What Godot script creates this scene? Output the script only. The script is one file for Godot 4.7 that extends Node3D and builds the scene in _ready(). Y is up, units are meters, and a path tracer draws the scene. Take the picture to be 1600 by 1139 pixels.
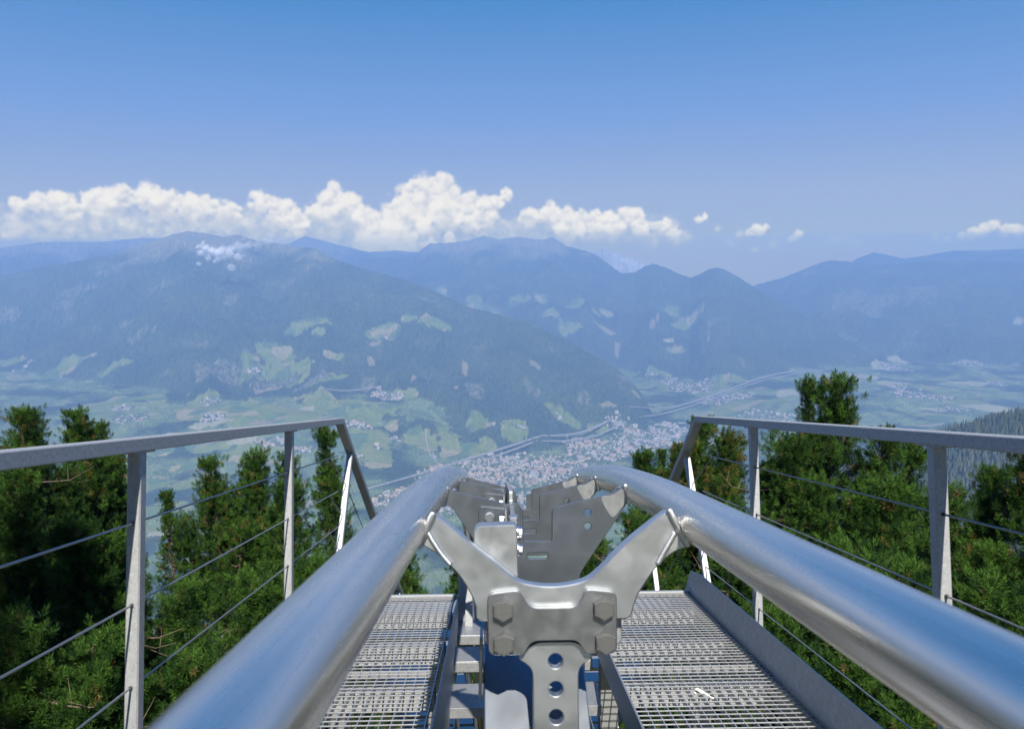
extends Node3D

# A mountain coaster crossing the lip of a steel platform high above a valley town.
# World: y up, metres, the lens at the origin looking along -z. The platform and the track run downhill along their own axes (SLOPE).

const SLOPE := 0.19321
const DIVE := 0.5463
var track_basis := Basis(Vector3(1, 0, 0), Vector3(0, cos(SLOPE), -sin(SLOPE)), Vector3(0, sin(SLOPE), cos(SLOPE)))
var names := {}
var M := {}


func _ready() -> void:
	# ---- camera
	var cam := Camera3D.new()
	cam.name = "camera"
	cam.transform = Transform3D(Basis(Vector3(0.9998, -0.0072, 0.0201), Vector3(0.0100, 0.9897, -0.1428), Vector3(-0.0188, 0.1429, 0.9896)).orthonormalized(), Vector3.ZERO)
	cam.fov = rad_to_deg(2.0 * atan(1139.0 / 2400.0))
	cam.near = 0.05
	cam.far = 150000.0
	var lens := CameraAttributesPhysical.new()
	lens.frustum_focal_length = 12.0 / (1139.0 / 2400.0)
	lens.frustum_focus_distance = 5.0
	lens.frustum_near = 0.05
	lens.frustum_far = 150000.0
	lens.exposure_aperture = 9.0
	cam.attributes = lens
	add_child(cam)
	# ---- sky, air, exposure
	var env := Environment.new()
	env.background_mode = Environment.BG_SKY
	var sky := Sky.new()
	var pano := PanoramaSkyMaterial.new()
	pano.panorama = ImageTexture.create_from_image(paint_sky())
	pano.energy_multiplier = SKY_GAIN
	sky.sky_material = pano
	env.sky = sky
	env.tonemap_mode = Environment.TONE_MAPPER_LINEAR
	env.tonemap_exposure = EXPOSURE
	env.fog_enabled = true
	env.fog_density = 0.00012
	env.fog_light_color = Color(0.565, 0.735, 1.0)
	env.sdfgi_enabled = true
	env.ssao_enabled = true
	env.ssil_enabled = true
	var we := WorldEnvironment.new()
	we.name = "air"
	we.environment = env
	add_child(we)
	# ---- sun: high behind the right shoulder
	var sun := DirectionalLight3D.new()
	sun.name = "sun"
	var d := (track_basis * Vector3(-0.10, -1.0, -1.2)).normalized()
	sun.basis = Basis.looking_at(d, Vector3.UP)
	sun.light_energy = 1.5
	sun.light_color = Color(1.0, 0.965, 0.90)
	sun.light_angular_distance = 0.5
	sun.shadow_enabled = true
	add_child(sun)
	# ---- the land, its roads and towns
	materials()
	prepare_land()
	build_land()
	build_roads()
	build_towns()
	build_town_trees()
	build_far_wood()
	# ---- platform, track, railings
	build_walkways()
	build_frame()
	build_railing(-1)
	build_railing(1)
	build_track()
	# ---- trees round the platform, small things last
	build_trees()
	build_cloud()

const EXPOSURE := 2.15
const SKY_GAIN := 2.3


# ---------------------------------------------------------------- naming
func numbered(called: String) -> String:
	if not names.has(called):
		names[called] = 0
		return called
	names[called] += 1
	return "%s_%03d" % [called, names[called]]


func tag(o: Node, label: String, category: String, group := "") -> void:
	o.set_meta("label", label)
	o.set_meta("category", category)
	if group:
		o.set_meta("group", group)


func thing(called: String, label: String, category: String, at: Transform3D, group := "") -> Node3D:
	var o := Node3D.new()
	o.name = numbered(called)
	o.transform = at
	add_child(o, true)
	tag(o, label, category, group)
	return o


func part(called: String, mesh: Mesh, mat: Material, parent: Node, at := Transform3D()) -> MeshInstance3D:
	var o := MeshInstance3D.new()
	o.name = called if parent != self else numbered(called)
	o.mesh = mesh
	o.material_override = null
	for i in mesh.get_surface_count():
		o.set_surface_override_material(i, mat)
	o.transform = at
	parent.add_child(o, true)
	return o


func structure(called: String, label: String, mesh: Mesh, mat: Material) -> MeshInstance3D:
	var o := part(called, mesh, mat, self)
	o.set_meta("kind", "structure")
	o.set_meta("label", label)
	return o


# ---------------------------------------------------------------- shapes
func begin() -> SurfaceTool:
	var st := SurfaceTool.new()
	st.begin(Mesh.PRIMITIVE_TRIANGLES)
	st.set_smooth_group(-1)
	return st


func done(st: SurfaceTool) -> ArrayMesh:
	st.generate_normals()
	return st.commit()


func tri(st: SurfaceTool, a: Vector3, b: Vector3, c: Vector3, out: Vector3) -> void:
	if (b - a).cross(c - a).dot(out) > 0.0:
		var t := b
		b = c
		c = t
	st.add_vertex(a)
	st.add_vertex(b)
	st.add_vertex(c)


func quad(st: SurfaceTool, a: Vector3, b: Vector3, c: Vector3, d: Vector3, out: Vector3) -> void:
	tri(st, a, b, c, out)
	tri(st, a, c, d, out)


func block(st: SurfaceTool, at: Transform3D, size: Vector3, cut := 0.0015) -> void:
	# a box with chamfered edges
	var h := size * 0.5
	cut = minf(cut, minf(h.x, minf(h.y, h.z)) * 0.5)
	for axis in 3:
		var u := (axis + 1) % 3
		var v := (axis + 2) % 3
		for s in [-1.0, 1.0]:
			var p: Array[Vector3] = []
			for k in [[-1, -1], [1, -1], [1, 1], [-1, 1]]:
				var q := Vector3.ZERO
				q[axis] = s * h[axis]
				q[u] = k[0] * (h[u] - cut)
				q[v] = k[1] * (h[v] - cut)
				p.append(at * q)
			var n := Vector3.ZERO
			n[axis] = s
			quad(st, p[0], p[1], p[2], p[3], at.basis * n)
		for s in [-1.0, 1.0]:
			for w in [-1.0, 1.0]:
				var p: Array[Vector3] = []
				for k in [[0, -1], [0, 1], [1, 1], [1, -1]]:
					var q := Vector3.ZERO
					q[u] = s * (h[u] - (cut if k[0] == 1 else 0.0))
					q[v] = w * (h[v] - (0.0 if k[0] == 1 else cut))
					q[axis] = k[1] * (h[axis] - cut)
					p.append(at * q)
				var n := Vector3.ZERO
				n[u] = s
				n[v] = w
				quad(st, p[0], p[1], p[2], p[3], at.basis * n)
	for sx in [-1.0, 1.0]:
		for sy in [-1.0, 1.0]:
			for sz in [-1.0, 1.0]:
				var sg := Vector3(sx, sy, sz)
				var a := sg * (h - Vector3(0, cut, cut))
				var b := sg * (h - Vector3(cut, 0, cut))
				var c := sg * (h - Vector3(cut, cut, 0))
				tri(st, at * a, at * b, at * c, at.basis * sg)


func bar(st: SurfaceTool, a: Vector3, b: Vector3, wide: float, high: float, up := Vector3.UP, cut := 0.002) -> void:
	# a straight box bar from a to b
	var z := (b - a).normalized()
	var x := up.cross(z).normalized()
	var y := z.cross(x)
	block(st, Transform3D(Basis(x, y, z), (a + b) * 0.5), Vector3(wide, high, a.distance_to(b)), cut)


func rod(st: SurfaceTool, pts: PackedVector3Array, radii: PackedFloat32Array, sides := 6, caps := false) -> void:
	# faceted tube along a line of points
	var rows := []
	var x := Vector3.ZERO
	for i in pts.size():
		var t := (pts[mini(i + 1, pts.size() - 1)] - pts[maxi(i - 1, 0)]).normalized()
		if x == Vector3.ZERO:
			x = (Vector3.RIGHT if absf(t.x) < 0.8 else Vector3.UP)
		x = (x - t * x.dot(t)).normalized()
		var y := t.cross(x)
		var row := PackedVector3Array()
		for k in sides:
			var a := TAU * k / sides
			row.append(pts[i] + (x * cos(a) + y * sin(a)) * radii[i])
		rows.append(row)
	for i in pts.size() - 1:
		for k in sides:
			var k2 := (k + 1) % sides
			var out: Vector3 = rows[i][k] + rows[i][k2] - pts[i] * 2.0
			quad(st, rows[i][k], rows[i][k2], rows[i + 1][k2], rows[i + 1][k], out)
	if caps:
		for e in [0, pts.size() - 1]:
			var out := (pts[e] - pts[1 if e == 0 else e - 1])
			for k in range(1, sides - 1):
				tri(st, rows[e][0], rows[e][k], rows[e][k + 1], out)


func smooth_tube(pts: PackedVector3Array, radius: float, sides := 40) -> ArrayMesh:
	# smooth tube with uv along its length
	var v := PackedVector3Array()
	var n := PackedVector3Array()
	var uv := PackedVector2Array()
	var ix := PackedInt32Array()
	var x := Vector3(1, 0, 0)
	var run := 0.0
	for i in pts.size():
		var t := (pts[mini(i + 1, pts.size() - 1)] - pts[maxi(i - 1, 0)]).normalized()
		x = (x - t * x.dot(t)).normalized()
		var y := t.cross(x)
		if i:
			run += pts[i].distance_to(pts[i - 1])
		for k in sides + 1:
			var a := TAU * k / sides
			var dir := x * cos(a) + y * sin(a)
			v.append(pts[i] + dir * radius)
			n.append(dir)
			uv.append(Vector2(run, float(k) / sides))
	var w := sides + 1
	for i in pts.size() - 1:
		for k in sides:
			var a := i * w + k
			var out := n[a]
			var q := [a, a + 1, a + w + 1, a + w]
			if (v[q[1]] - v[q[0]]).cross(v[q[2]] - v[q[0]]).dot(out) > 0.0:
				q = [a, a + w, a + w + 1, a + 1]
			ix.append_array(PackedInt32Array([q[0], q[1], q[2], q[0], q[2], q[3]]))
	var arrays := []
	arrays.resize(Mesh.ARRAY_MAX)
	arrays[Mesh.ARRAY_VERTEX] = v
	arrays[Mesh.ARRAY_NORMAL] = n
	arrays[Mesh.ARRAY_TEX_UV] = uv
	arrays[Mesh.ARRAY_INDEX] = ix
	var mesh := ArrayMesh.new()
	mesh.add_surface_from_arrays(Mesh.PRIMITIVE_TRIANGLES, arrays)
	return mesh


func circle(c: Vector2, r: float, sides := 20, phase := 0.0) -> PackedVector2Array:
	var p := PackedVector2Array()
	for k in sides:
		p.append(c + Vector2.from_angle(TAU * k / sides + phase) * r)
	return p


func rounded(points: Array, r: float, steps := 5) -> PackedVector2Array:
	# a polygon with its corners rounded; a third number in a corner gives its own radius
	var out := PackedVector2Array()
	var n := points.size()
	for i in n:
		var p := Vector2(points[i][0], points[i][1])
		var a := Vector2(points[(i + n - 1) % n][0], points[(i + n - 1) % n][1])
		var b := Vector2(points[(i + 1) % n][0], points[(i + 1) % n][1])
		var rad: float = points[i][2] if points[i].size() > 2 else r
		var da := (a - p).normalized()
		var db := (b - p).normalized()
		var reach := minf(rad, minf(a.distance_to(p), b.distance_to(p)) * 0.48)
		if reach < 0.0004:
			out.append(p)
			continue
		for k in steps + 1:
			var t := float(k) / steps
			out.append((p + da * reach).lerp(p, t).lerp(p.lerp(p + db * reach, t), t))
	return out


func inset(p: PackedVector2Array, by: float) -> PackedVector2Array:
	# each corner moved inwards; for small amounts
	if Geometry2D.is_polygon_clockwise(p):
		by = -by
	var out := PackedVector2Array()
	var n := p.size()
	for i in n:
		var e0 := (p[i] - p[(i + n - 1) % n]).normalized()
		var e1 := (p[(i + 1) % n] - p[i]).normalized()
		var n0 := Vector2(-e0.y, e0.x)
		var n1 := Vector2(-e1.y, e1.x)
		var m := n0 + n1
		m = m / maxf(m.length_squared() * 0.5, 0.3)
		out.append(p[i] + m * by)
	return out


func keyhole(outline: PackedVector2Array, holes: Array) -> PackedVector2Array:
	# one outline that runs into each hole and back
	var p := outline.duplicate()
	if Geometry2D.is_polygon_clockwise(p):
		p.reverse()
	var left := []
	for h in holes:
		var hole: PackedVector2Array = h.duplicate()
		if not Geometry2D.is_polygon_clockwise(hole):
			hole.reverse()
		left.append(hole)
	var used := {}
	while left.size():
		var best := 1e9
		var pi := 0
		var hi := 0
		var which := 0
		for w in left.size():
			for i in p.size():
				if used.has(p[i]):
					continue
				for j in left[w].size():
					var d := p[i].distance_squared_to(left[w][j])
					if d < best:
						best = d
						pi = i
						hi = j
						which = w
		var hole: PackedVector2Array = left[which]
		left.remove_at(which)
		used[p[pi]] = true
		used[hole[hi]] = true
		var q := PackedVector2Array()
		for i in pi + 1:
			q.append(p[i])
		for j in hole.size() + 1:
			q.append(hole[(hi + j) % hole.size()])
		for i in range(pi, p.size()):
			q.append(p[i])
		p = q
	return p


func plate(outline: PackedVector2Array, holes: Array, at: Transform3D, thick: float, cut := 0.0015, st: SurfaceTool = null) -> ArrayMesh:
	# a plate in the x-y plane of AT, z from 0 (the side towards +z) to -thick, edges chamfered
	var own := st == null
	if own:
		st = begin()
	var loops := [outline]
	loops.append_array(holes)
	var faces := []
	for side in 2:
		var z := 0.0 if side == 0 else -thick
		var ring := inset(outline, cut)
		var hs := []
		for h in holes:
			hs.append(inset(h, -cut))
		var whole := keyhole(ring, hs)
		var wide := PackedVector2Array()
		for q in whole:
			wide.append(q * 1000.0)
		var t := Geometry2D.triangulate_polygon(wide)
		var out := at.basis.z * (1.0 if side == 0 else -1.0)
		for i in range(0, t.size(), 3):
			tri(st, at * Vector3(whole[t[i]].x, whole[t[i]].y, z), at * Vector3(whole[t[i + 1]].x, whole[t[i + 1]].y, z), at * Vector3(whole[t[i + 2]].x, whole[t[i + 2]].y, z), out)
		if t.is_empty():
			push_warning("plate not filled")
	for li in loops.size():
		var p: PackedVector2Array = loops[li]
		var q := inset(p, cut if li == 0 else -cut)
		var turn := (1.0 if Geometry2D.is_polygon_clockwise(p) else -1.0) * (1.0 if li == 0 else -1.0)
		for i in p.size():
			var j := (i + 1) % p.size()
			var e := (p[j] - p[i]).normalized()
			var o2 := Vector2(-e.y, e.x) * turn
			var out := at.basis * Vector3(o2.x, o2.y, 0)
			quad(st, at * Vector3(p[i].x, p[i].y, -cut), at * Vector3(p[j].x, p[j].y, -cut), at * Vector3(p[j].x, p[j].y, -thick + cut), at * Vector3(p[i].x, p[i].y, -thick + cut), out)
			quad(st, at * Vector3(p[i].x, p[i].y, -cut), at * Vector3(p[j].x, p[j].y, -cut), at * Vector3(q[j].x, q[j].y, 0), at * Vector3(q[i].x, q[i].y, 0), out + at.basis.z)
			quad(st, at * Vector3(p[i].x, p[i].y, -thick + cut), at * Vector3(p[j].x, p[j].y, -thick + cut), at * Vector3(q[j].x, q[j].y, -thick), at * Vector3(q[i].x, q[i].y, -thick), out - at.basis.z)
	return done(st) if own else null


func spline(points: Array, steps := 6, closed := false) -> PackedVector2Array:
	var out := PackedVector2Array()
	var n := points.size()
	for i in (n if closed else n - 1):
		var p0: Vector2 = points[(i + n - 1) % n] if closed or i > 0 else points[0]
		var p1: Vector2 = points[i]
		var p2: Vector2 = points[(i + 1) % n]
		var p3: Vector2 = points[(i + 2) % n] if closed or i + 2 < n else points[n - 1]
		for k in steps:
			out.append(p1.cubic_interpolate(p2, p0, p3, float(k) / steps))
	if not closed:
		out.append(points[n - 1])
	return out
# clouds: bearing, height above the horizon, radius (degrees)
const CLOUD_HAZE := [Vector3(-39.82, 2.14, 1.10), Vector3(-39.07, 2.15, 1.11), Vector3(-38.29, 2.17, 1.12), Vector3(-37.50, 2.19, 1.14), Vector3(-36.69, 2.21, 1.15), Vector3(-35.86, 2.22, 1.16), Vector3(-35.01, 2.24, 1.17), Vector3(-34.14, 2.26, 1.19), Vector3(-33.26, 2.27, 1.20), Vector3(-32.35, 2.29, 1.21), Vector3(-31.43, 2.30, 1.22), Vector3(-30.49, 2.32, 1.23), Vector3(-29.52, 2.34, 1.25), Vector3(-28.54, 2.35, 1.26), Vector3(-27.54, 2.37, 1.27), Vector3(-26.52, 2.38, 1.28), Vector3(-25.47, 2.39, 1.29), Vector3(-24.41, 2.41, 1.30), Vector3(-23.33, 2.42, 1.32), Vector3(-22.24, 2.43, 1.33), Vector3(-21.12, 2.44, 1.34), Vector3(-19.98, 2.45, 1.35), Vector3(-18.83, 2.46, 1.36), Vector3(-17.66, 2.47, 1.36), Vector3(-16.48, 2.48, 1.37), Vector3(-15.27, 2.49, 1.38), Vector3(-14.06, 2.49, 1.39), Vector3(-12.82, 2.50, 1.40), Vector3(-11.58, 2.50, 1.40), Vector3(-10.32, 2.50, 1.41), Vector3(-39.88, 1.61, 0.81), Vector3(-39.23, 1.62, 0.81), Vector3(-38.57, 1.63, 0.82), Vector3(-37.89, 1.64, 0.83), Vector3(-37.20, 1.65, 0.84), Vector3(-36.50, 1.66, 0.84), Vector3(-35.79, 1.67, 0.85), Vector3(-35.06, 1.68, 0.86), Vector3(-34.32, 1.69, 0.87), Vector3(-33.56, 1.70, 0.88), Vector3(-32.79, 1.71, 0.88), Vector3(-32.01, 1.71, 0.89), Vector3(-31.21, 1.72, 0.90), Vector3(-30.40, 1.73, 0.91), Vector3(-29.57, 1.74, 0.91), Vector3(-28.73, 1.75, 0.92), Vector3(-27.87, 1.76, 0.93), Vector3(-27.00, 1.76, 0.94), Vector3(-26.12, 1.77, 0.94), Vector3(-25.22, 1.78, 0.95), Vector3(-24.30, 1.78, 0.96), Vector3(-23.38, 1.79, 0.96), Vector3(-22.44, 1.79, 0.97), Vector3(-21.48, 1.80, 0.98), Vector3(-20.51, 1.81, 0.98), Vector3(-19.53, 1.81, 0.99), Vector3(-18.54, 1.81, 1.00), Vector3(-17.53, 1.82, 1.00), Vector3(-16.51, 1.82, 1.01), Vector3(-15.48, 1.82, 1.01), Vector3(-14.44, 1.82, 1.02), Vector3(-13.38, 1.82, 1.02), Vector3(-12.32, 1.83, 1.03), Vector3(-11.25, 1.83, 1.03), Vector3(-10.17, 1.82, 1.03), Vector3(-5.39, 2.09, 1.05), Vector3(-4.27, 2.09, 1.05), Vector3(-3.15, 2.08, 1.05), Vector3(-2.03, 2.08, 1.05), Vector3(-0.90, 2.07, 1.05), Vector3(0.22, 2.06, 1.05), Vector3(1.35, 2.05, 1.05), Vector3(2.48, 2.05, 1.05), Vector3(3.61, 2.04, 1.05), Vector3(4.73, 2.03, 1.05), Vector3(5.85, 2.02, 1.04), Vector3(6.97, 2.00, 1.04), Vector3(8.09, 1.99, 1.04), Vector3(9.20, 1.98, 1.04), Vector3(10.30, 1.96, 1.03), Vector3(11.40, 1.95, 1.03), Vector3(12.48, 1.93, 1.03), Vector3(-39.93, 1.05, 0.73), Vector3(-39.23, 1.06, 0.74), Vector3(-38.51, 1.06, 0.75), Vector3(-37.78, 1.07, 0.75), Vector3(-37.03, 1.07, 0.76), Vector3(-36.26, 1.07, 0.77), Vector3(-35.48, 1.08, 0.78), Vector3(-34.68, 1.08, 0.79), Vector3(-33.87, 1.09, 0.79), Vector3(-33.04, 1.09, 0.80), Vector3(-32.19, 1.09, 0.81), Vector3(-31.33, 1.10, 0.82), Vector3(-30.45, 1.10, 0.82), Vector3(-29.55, 1.10, 0.83), Vector3(-28.64, 1.10, 0.84), Vector3(-27.71, 1.11, 0.85), Vector3(-26.76, 1.11, 0.85), Vector3(-25.79, 1.11, 0.86), Vector3(-24.81, 1.11, 0.87), Vector3(-23.81, 1.11, 0.87), Vector3(-22.80, 1.11, 0.88), Vector3(-21.76, 1.11, 0.89), Vector3(-20.72, 1.11, 0.89), Vector3(-19.65, 1.11, 0.90), Vector3(-18.57, 1.11, 0.91), Vector3(-17.48, 1.11, 0.91), Vector3(-16.37, 1.11, 0.92), Vector3(-15.25, 1.11, 0.92), Vector3(-14.12, 1.11, 0.93), Vector3(-12.97, 1.11, 0.93), Vector3(-11.81, 1.10, 0.93), Vector3(-10.64, 1.10, 0.94), Vector3(-9.47, 1.09, 0.94), Vector3(-8.28, 1.09, 0.94), Vector3(-7.08, 1.08, 0.95), Vector3(-5.88, 1.08, 0.95), Vector3(-4.67, 1.07, 0.95), Vector3(-3.45, 1.07, 0.95), Vector3(-2.23, 1.06, 0.95), Vector3(-1.01, 1.05, 0.95), Vector3(-11.84, 0.47, 0.75), Vector3(-10.94, 0.46, 0.75), Vector3(-10.03, 0.46, 0.75), Vector3(-9.12, 0.45, 0.75), Vector3(-8.21, 0.45, 0.76), Vector3(-7.28, 0.44, 0.76), Vector3(-6.36, 0.43, 0.76), Vector3(-5.43, 0.43, 0.76), Vector3(-4.49, 0.42, 0.76), Vector3(-0.73, 1.14, 0.76), Vector3(0.31, 1.13, 0.76), Vector3(1.35, 1.13, 0.76), Vector3(2.38, 1.12, 0.76), Vector3(3.42, 1.11, 0.76), Vector3(4.45, 1.10, 0.76), Vector3(5.48, 1.09, 0.76), Vector3(6.51, 1.09, 0.76), Vector3(7.54, 1.08, 0.76), Vector3(8.56, 1.07, 0.76), Vector3(9.58, 1.06, 0.75), Vector3(10.59, 1.05, 0.75), Vector3(11.60, 1.04, 0.75), Vector3(12.59, 1.02, 0.75), Vector3(13.59, 1.01, 0.74)]
const CLOUD_HEAPS := [Vector3(-31.22, 3.16, 0.57), Vector3(-29.99, 3.35, 0.83), Vector3(-29.12, 3.45, 0.92), Vector3(-28.28, 3.00, 1.01), Vector3(-26.81, 3.31, 1.11), Vector3(-25.68, 3.70, 1.12), Vector3(-25.10, 3.96, 0.74), Vector3(-23.71, 3.67, 1.22), Vector3(-22.44, 3.52, 1.06), Vector3(-21.08, 3.13, 1.16), Vector3(-20.06, 3.22, 0.90), Vector3(-18.85, 2.90, 0.90), Vector3(-18.54, 3.16, 0.59), Vector3(-16.72, 3.48, 0.91), Vector3(-16.29, 3.71, 0.69), Vector3(-15.47, 2.93, 1.01), Vector3(-14.42, 2.18, 1.20), Vector3(-11.70, 3.93, 1.12), Vector3(-11.26, 3.85, 1.12), Vector3(-10.61, 3.31, 1.13), Vector3(-12.62, 3.08, 1.03), Vector3(-9.42, 2.51, 1.04), Vector3(-6.26, 4.10, 1.23), Vector3(-5.79, 4.73, 0.86), Vector3(-4.16, 5.05, 0.86), Vector3(-3.85, 4.55, 1.14), Vector3(-5.12, 3.82, 1.62), Vector3(-3.51, 2.91, 1.62), Vector3(-2.57, 3.46, 1.14), Vector3(-1.86, 4.18, 0.62), Vector3(0.01, 3.72, 0.72), Vector3(0.71, 4.22, 0.62), Vector3(-0.94, 3.13, 1.15), Vector3(-1.65, 2.44, 1.34), Vector3(-7.21, 2.92, 1.42), Vector3(-6.08, 2.23, 1.80), Vector3(-8.16, 1.78, 1.42), Vector3(-9.34, 0.82, 1.13), Vector3(-10.03, 0.50, 0.71), Vector3(-8.20, 0.54, 1.13), Vector3(-9.50, -0.05, 0.85), Vector3(-7.04, 0.99, 1.33), Vector3(2.58, 2.64, 0.95), Vector3(3.98, 2.91, 0.86), Vector3(4.92, 2.44, 1.05), Vector3(6.32, 2.42, 0.95), Vector3(7.25, 2.87, 0.43), Vector3(8.18, 2.40, 0.76), Vector3(9.55, 2.84, 0.75), Vector3(10.11, 2.56, 0.85), Vector3(8.65, 1.76, 0.94), Vector3(7.25, 1.77, 1.04), Vector3(5.39, 1.70, 1.24), Vector3(10.49, 1.82, 0.85), Vector3(11.86, 1.72, 0.75), Vector3(12.86, 1.25, 0.65), Vector3(12.30, 2.07, 0.47), Vector3(14.54, 2.31, 0.37), Vector3(15.02, 2.52, 0.28), Vector3(18.70, 1.57, 0.54), Vector3(18.07, 1.27, 0.36), Vector3(19.16, 1.83, 0.32), Vector3(18.45, 0.15, 0.27), Vector3(21.29, 1.18, 0.36), Vector3(20.92, 0.92, 0.31), Vector3(32.83, 1.57, 0.48), Vector3(32.31, 1.27, 0.52), Vector3(31.77, 1.08, 0.49), Vector3(33.53, 1.24, 0.56), Vector3(34.20, 1.15, 0.47), Vector3(31.14, 0.93, 0.33), Vector3(35.73, 1.46, 0.85), Vector3(37.28, 1.60, 0.99), Vector3(-33.32, 2.95, 0.96), Vector3(-34.91, 2.69, 1.02), Vector3(-36.68, 2.93, 1.07), Vector3(-38.42, 2.52, 0.97), Vector3(-9.36, 0.22, 0.80), Vector3(-7.98, 0.44, 0.85), Vector3(-6.54, 0.44, 0.85), Vector3(-5.05, 0.61, 0.76), Vector3(-3.55, 0.97, 0.67)]
const CLOUD_WISPS := [Vector3(23.72, 0.71, 0.52), Vector3(24.39, 0.87, 0.39), Vector3(25.12, 0.61, 0.35), Vector3(13.23, 0.88, 0.74), Vector3(13.90, 1.15, 0.56), Vector3(16.79, 0.66, 0.46), Vector3(19.81, 0.50, 0.54), Vector3(29.64, 0.92, 0.41), Vector3(30.37, 0.78, 0.41), Vector3(15.88, 1.66, 0.37), Vector3(11.42, 0.72, 0.84), Vector3(17.43, 1.19, 0.46)]


# ---------------------------------------------------------------- sky: a clear gradient and heaped cloud along the far crests
func sky_color(el: float) -> Color:
	# linear radiance by height above the horizon (degrees)
	var stops := [[-2.0, 0.305, 0.425, 0.690], [1.0, 0.305, 0.425, 0.690], [4.05, 0.314, 0.434, 0.723], [9.9, 0.190, 0.362, 0.750], [18.0, 0.068, 0.262, 0.620], [30.0, 0.045, 0.205, 0.56], [60.0, 0.030, 0.150, 0.45], [91.0, 0.025, 0.135, 0.42]]
	for i in range(1, stops.size()):
		if el <= stops[i][0]:
			var t := clampf((el - stops[i - 1][0]) / (stops[i][0] - stops[i - 1][0]), 0, 1)
			return Color(lerpf(stops[i - 1][1], stops[i][1], t), lerpf(stops[i - 1][2], stops[i][2], t), lerpf(stops[i - 1][3], stops[i][3], t))
	return Color(0.025, 0.135, 0.42)


func above_haze(seen: Color, el: float) -> Color:
	# the radiance that shows as SEEN once the valley haze stands before it
	var t := exp(-0.00012 * minf(400.0 / sin(deg_to_rad(maxf(el, 0.3))), 19300.0))
	var c := (seen - Color(0.15, 0.32, 0.80) * (1.0 - t)) * (1.0 / t)
	c = Color(maxf(c.r, 0), maxf(c.g, 0), maxf(c.b, 0))
	return c * minf(1.0, 4.85 / maxf(c.r, maxf(c.g, c.b)))


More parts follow.
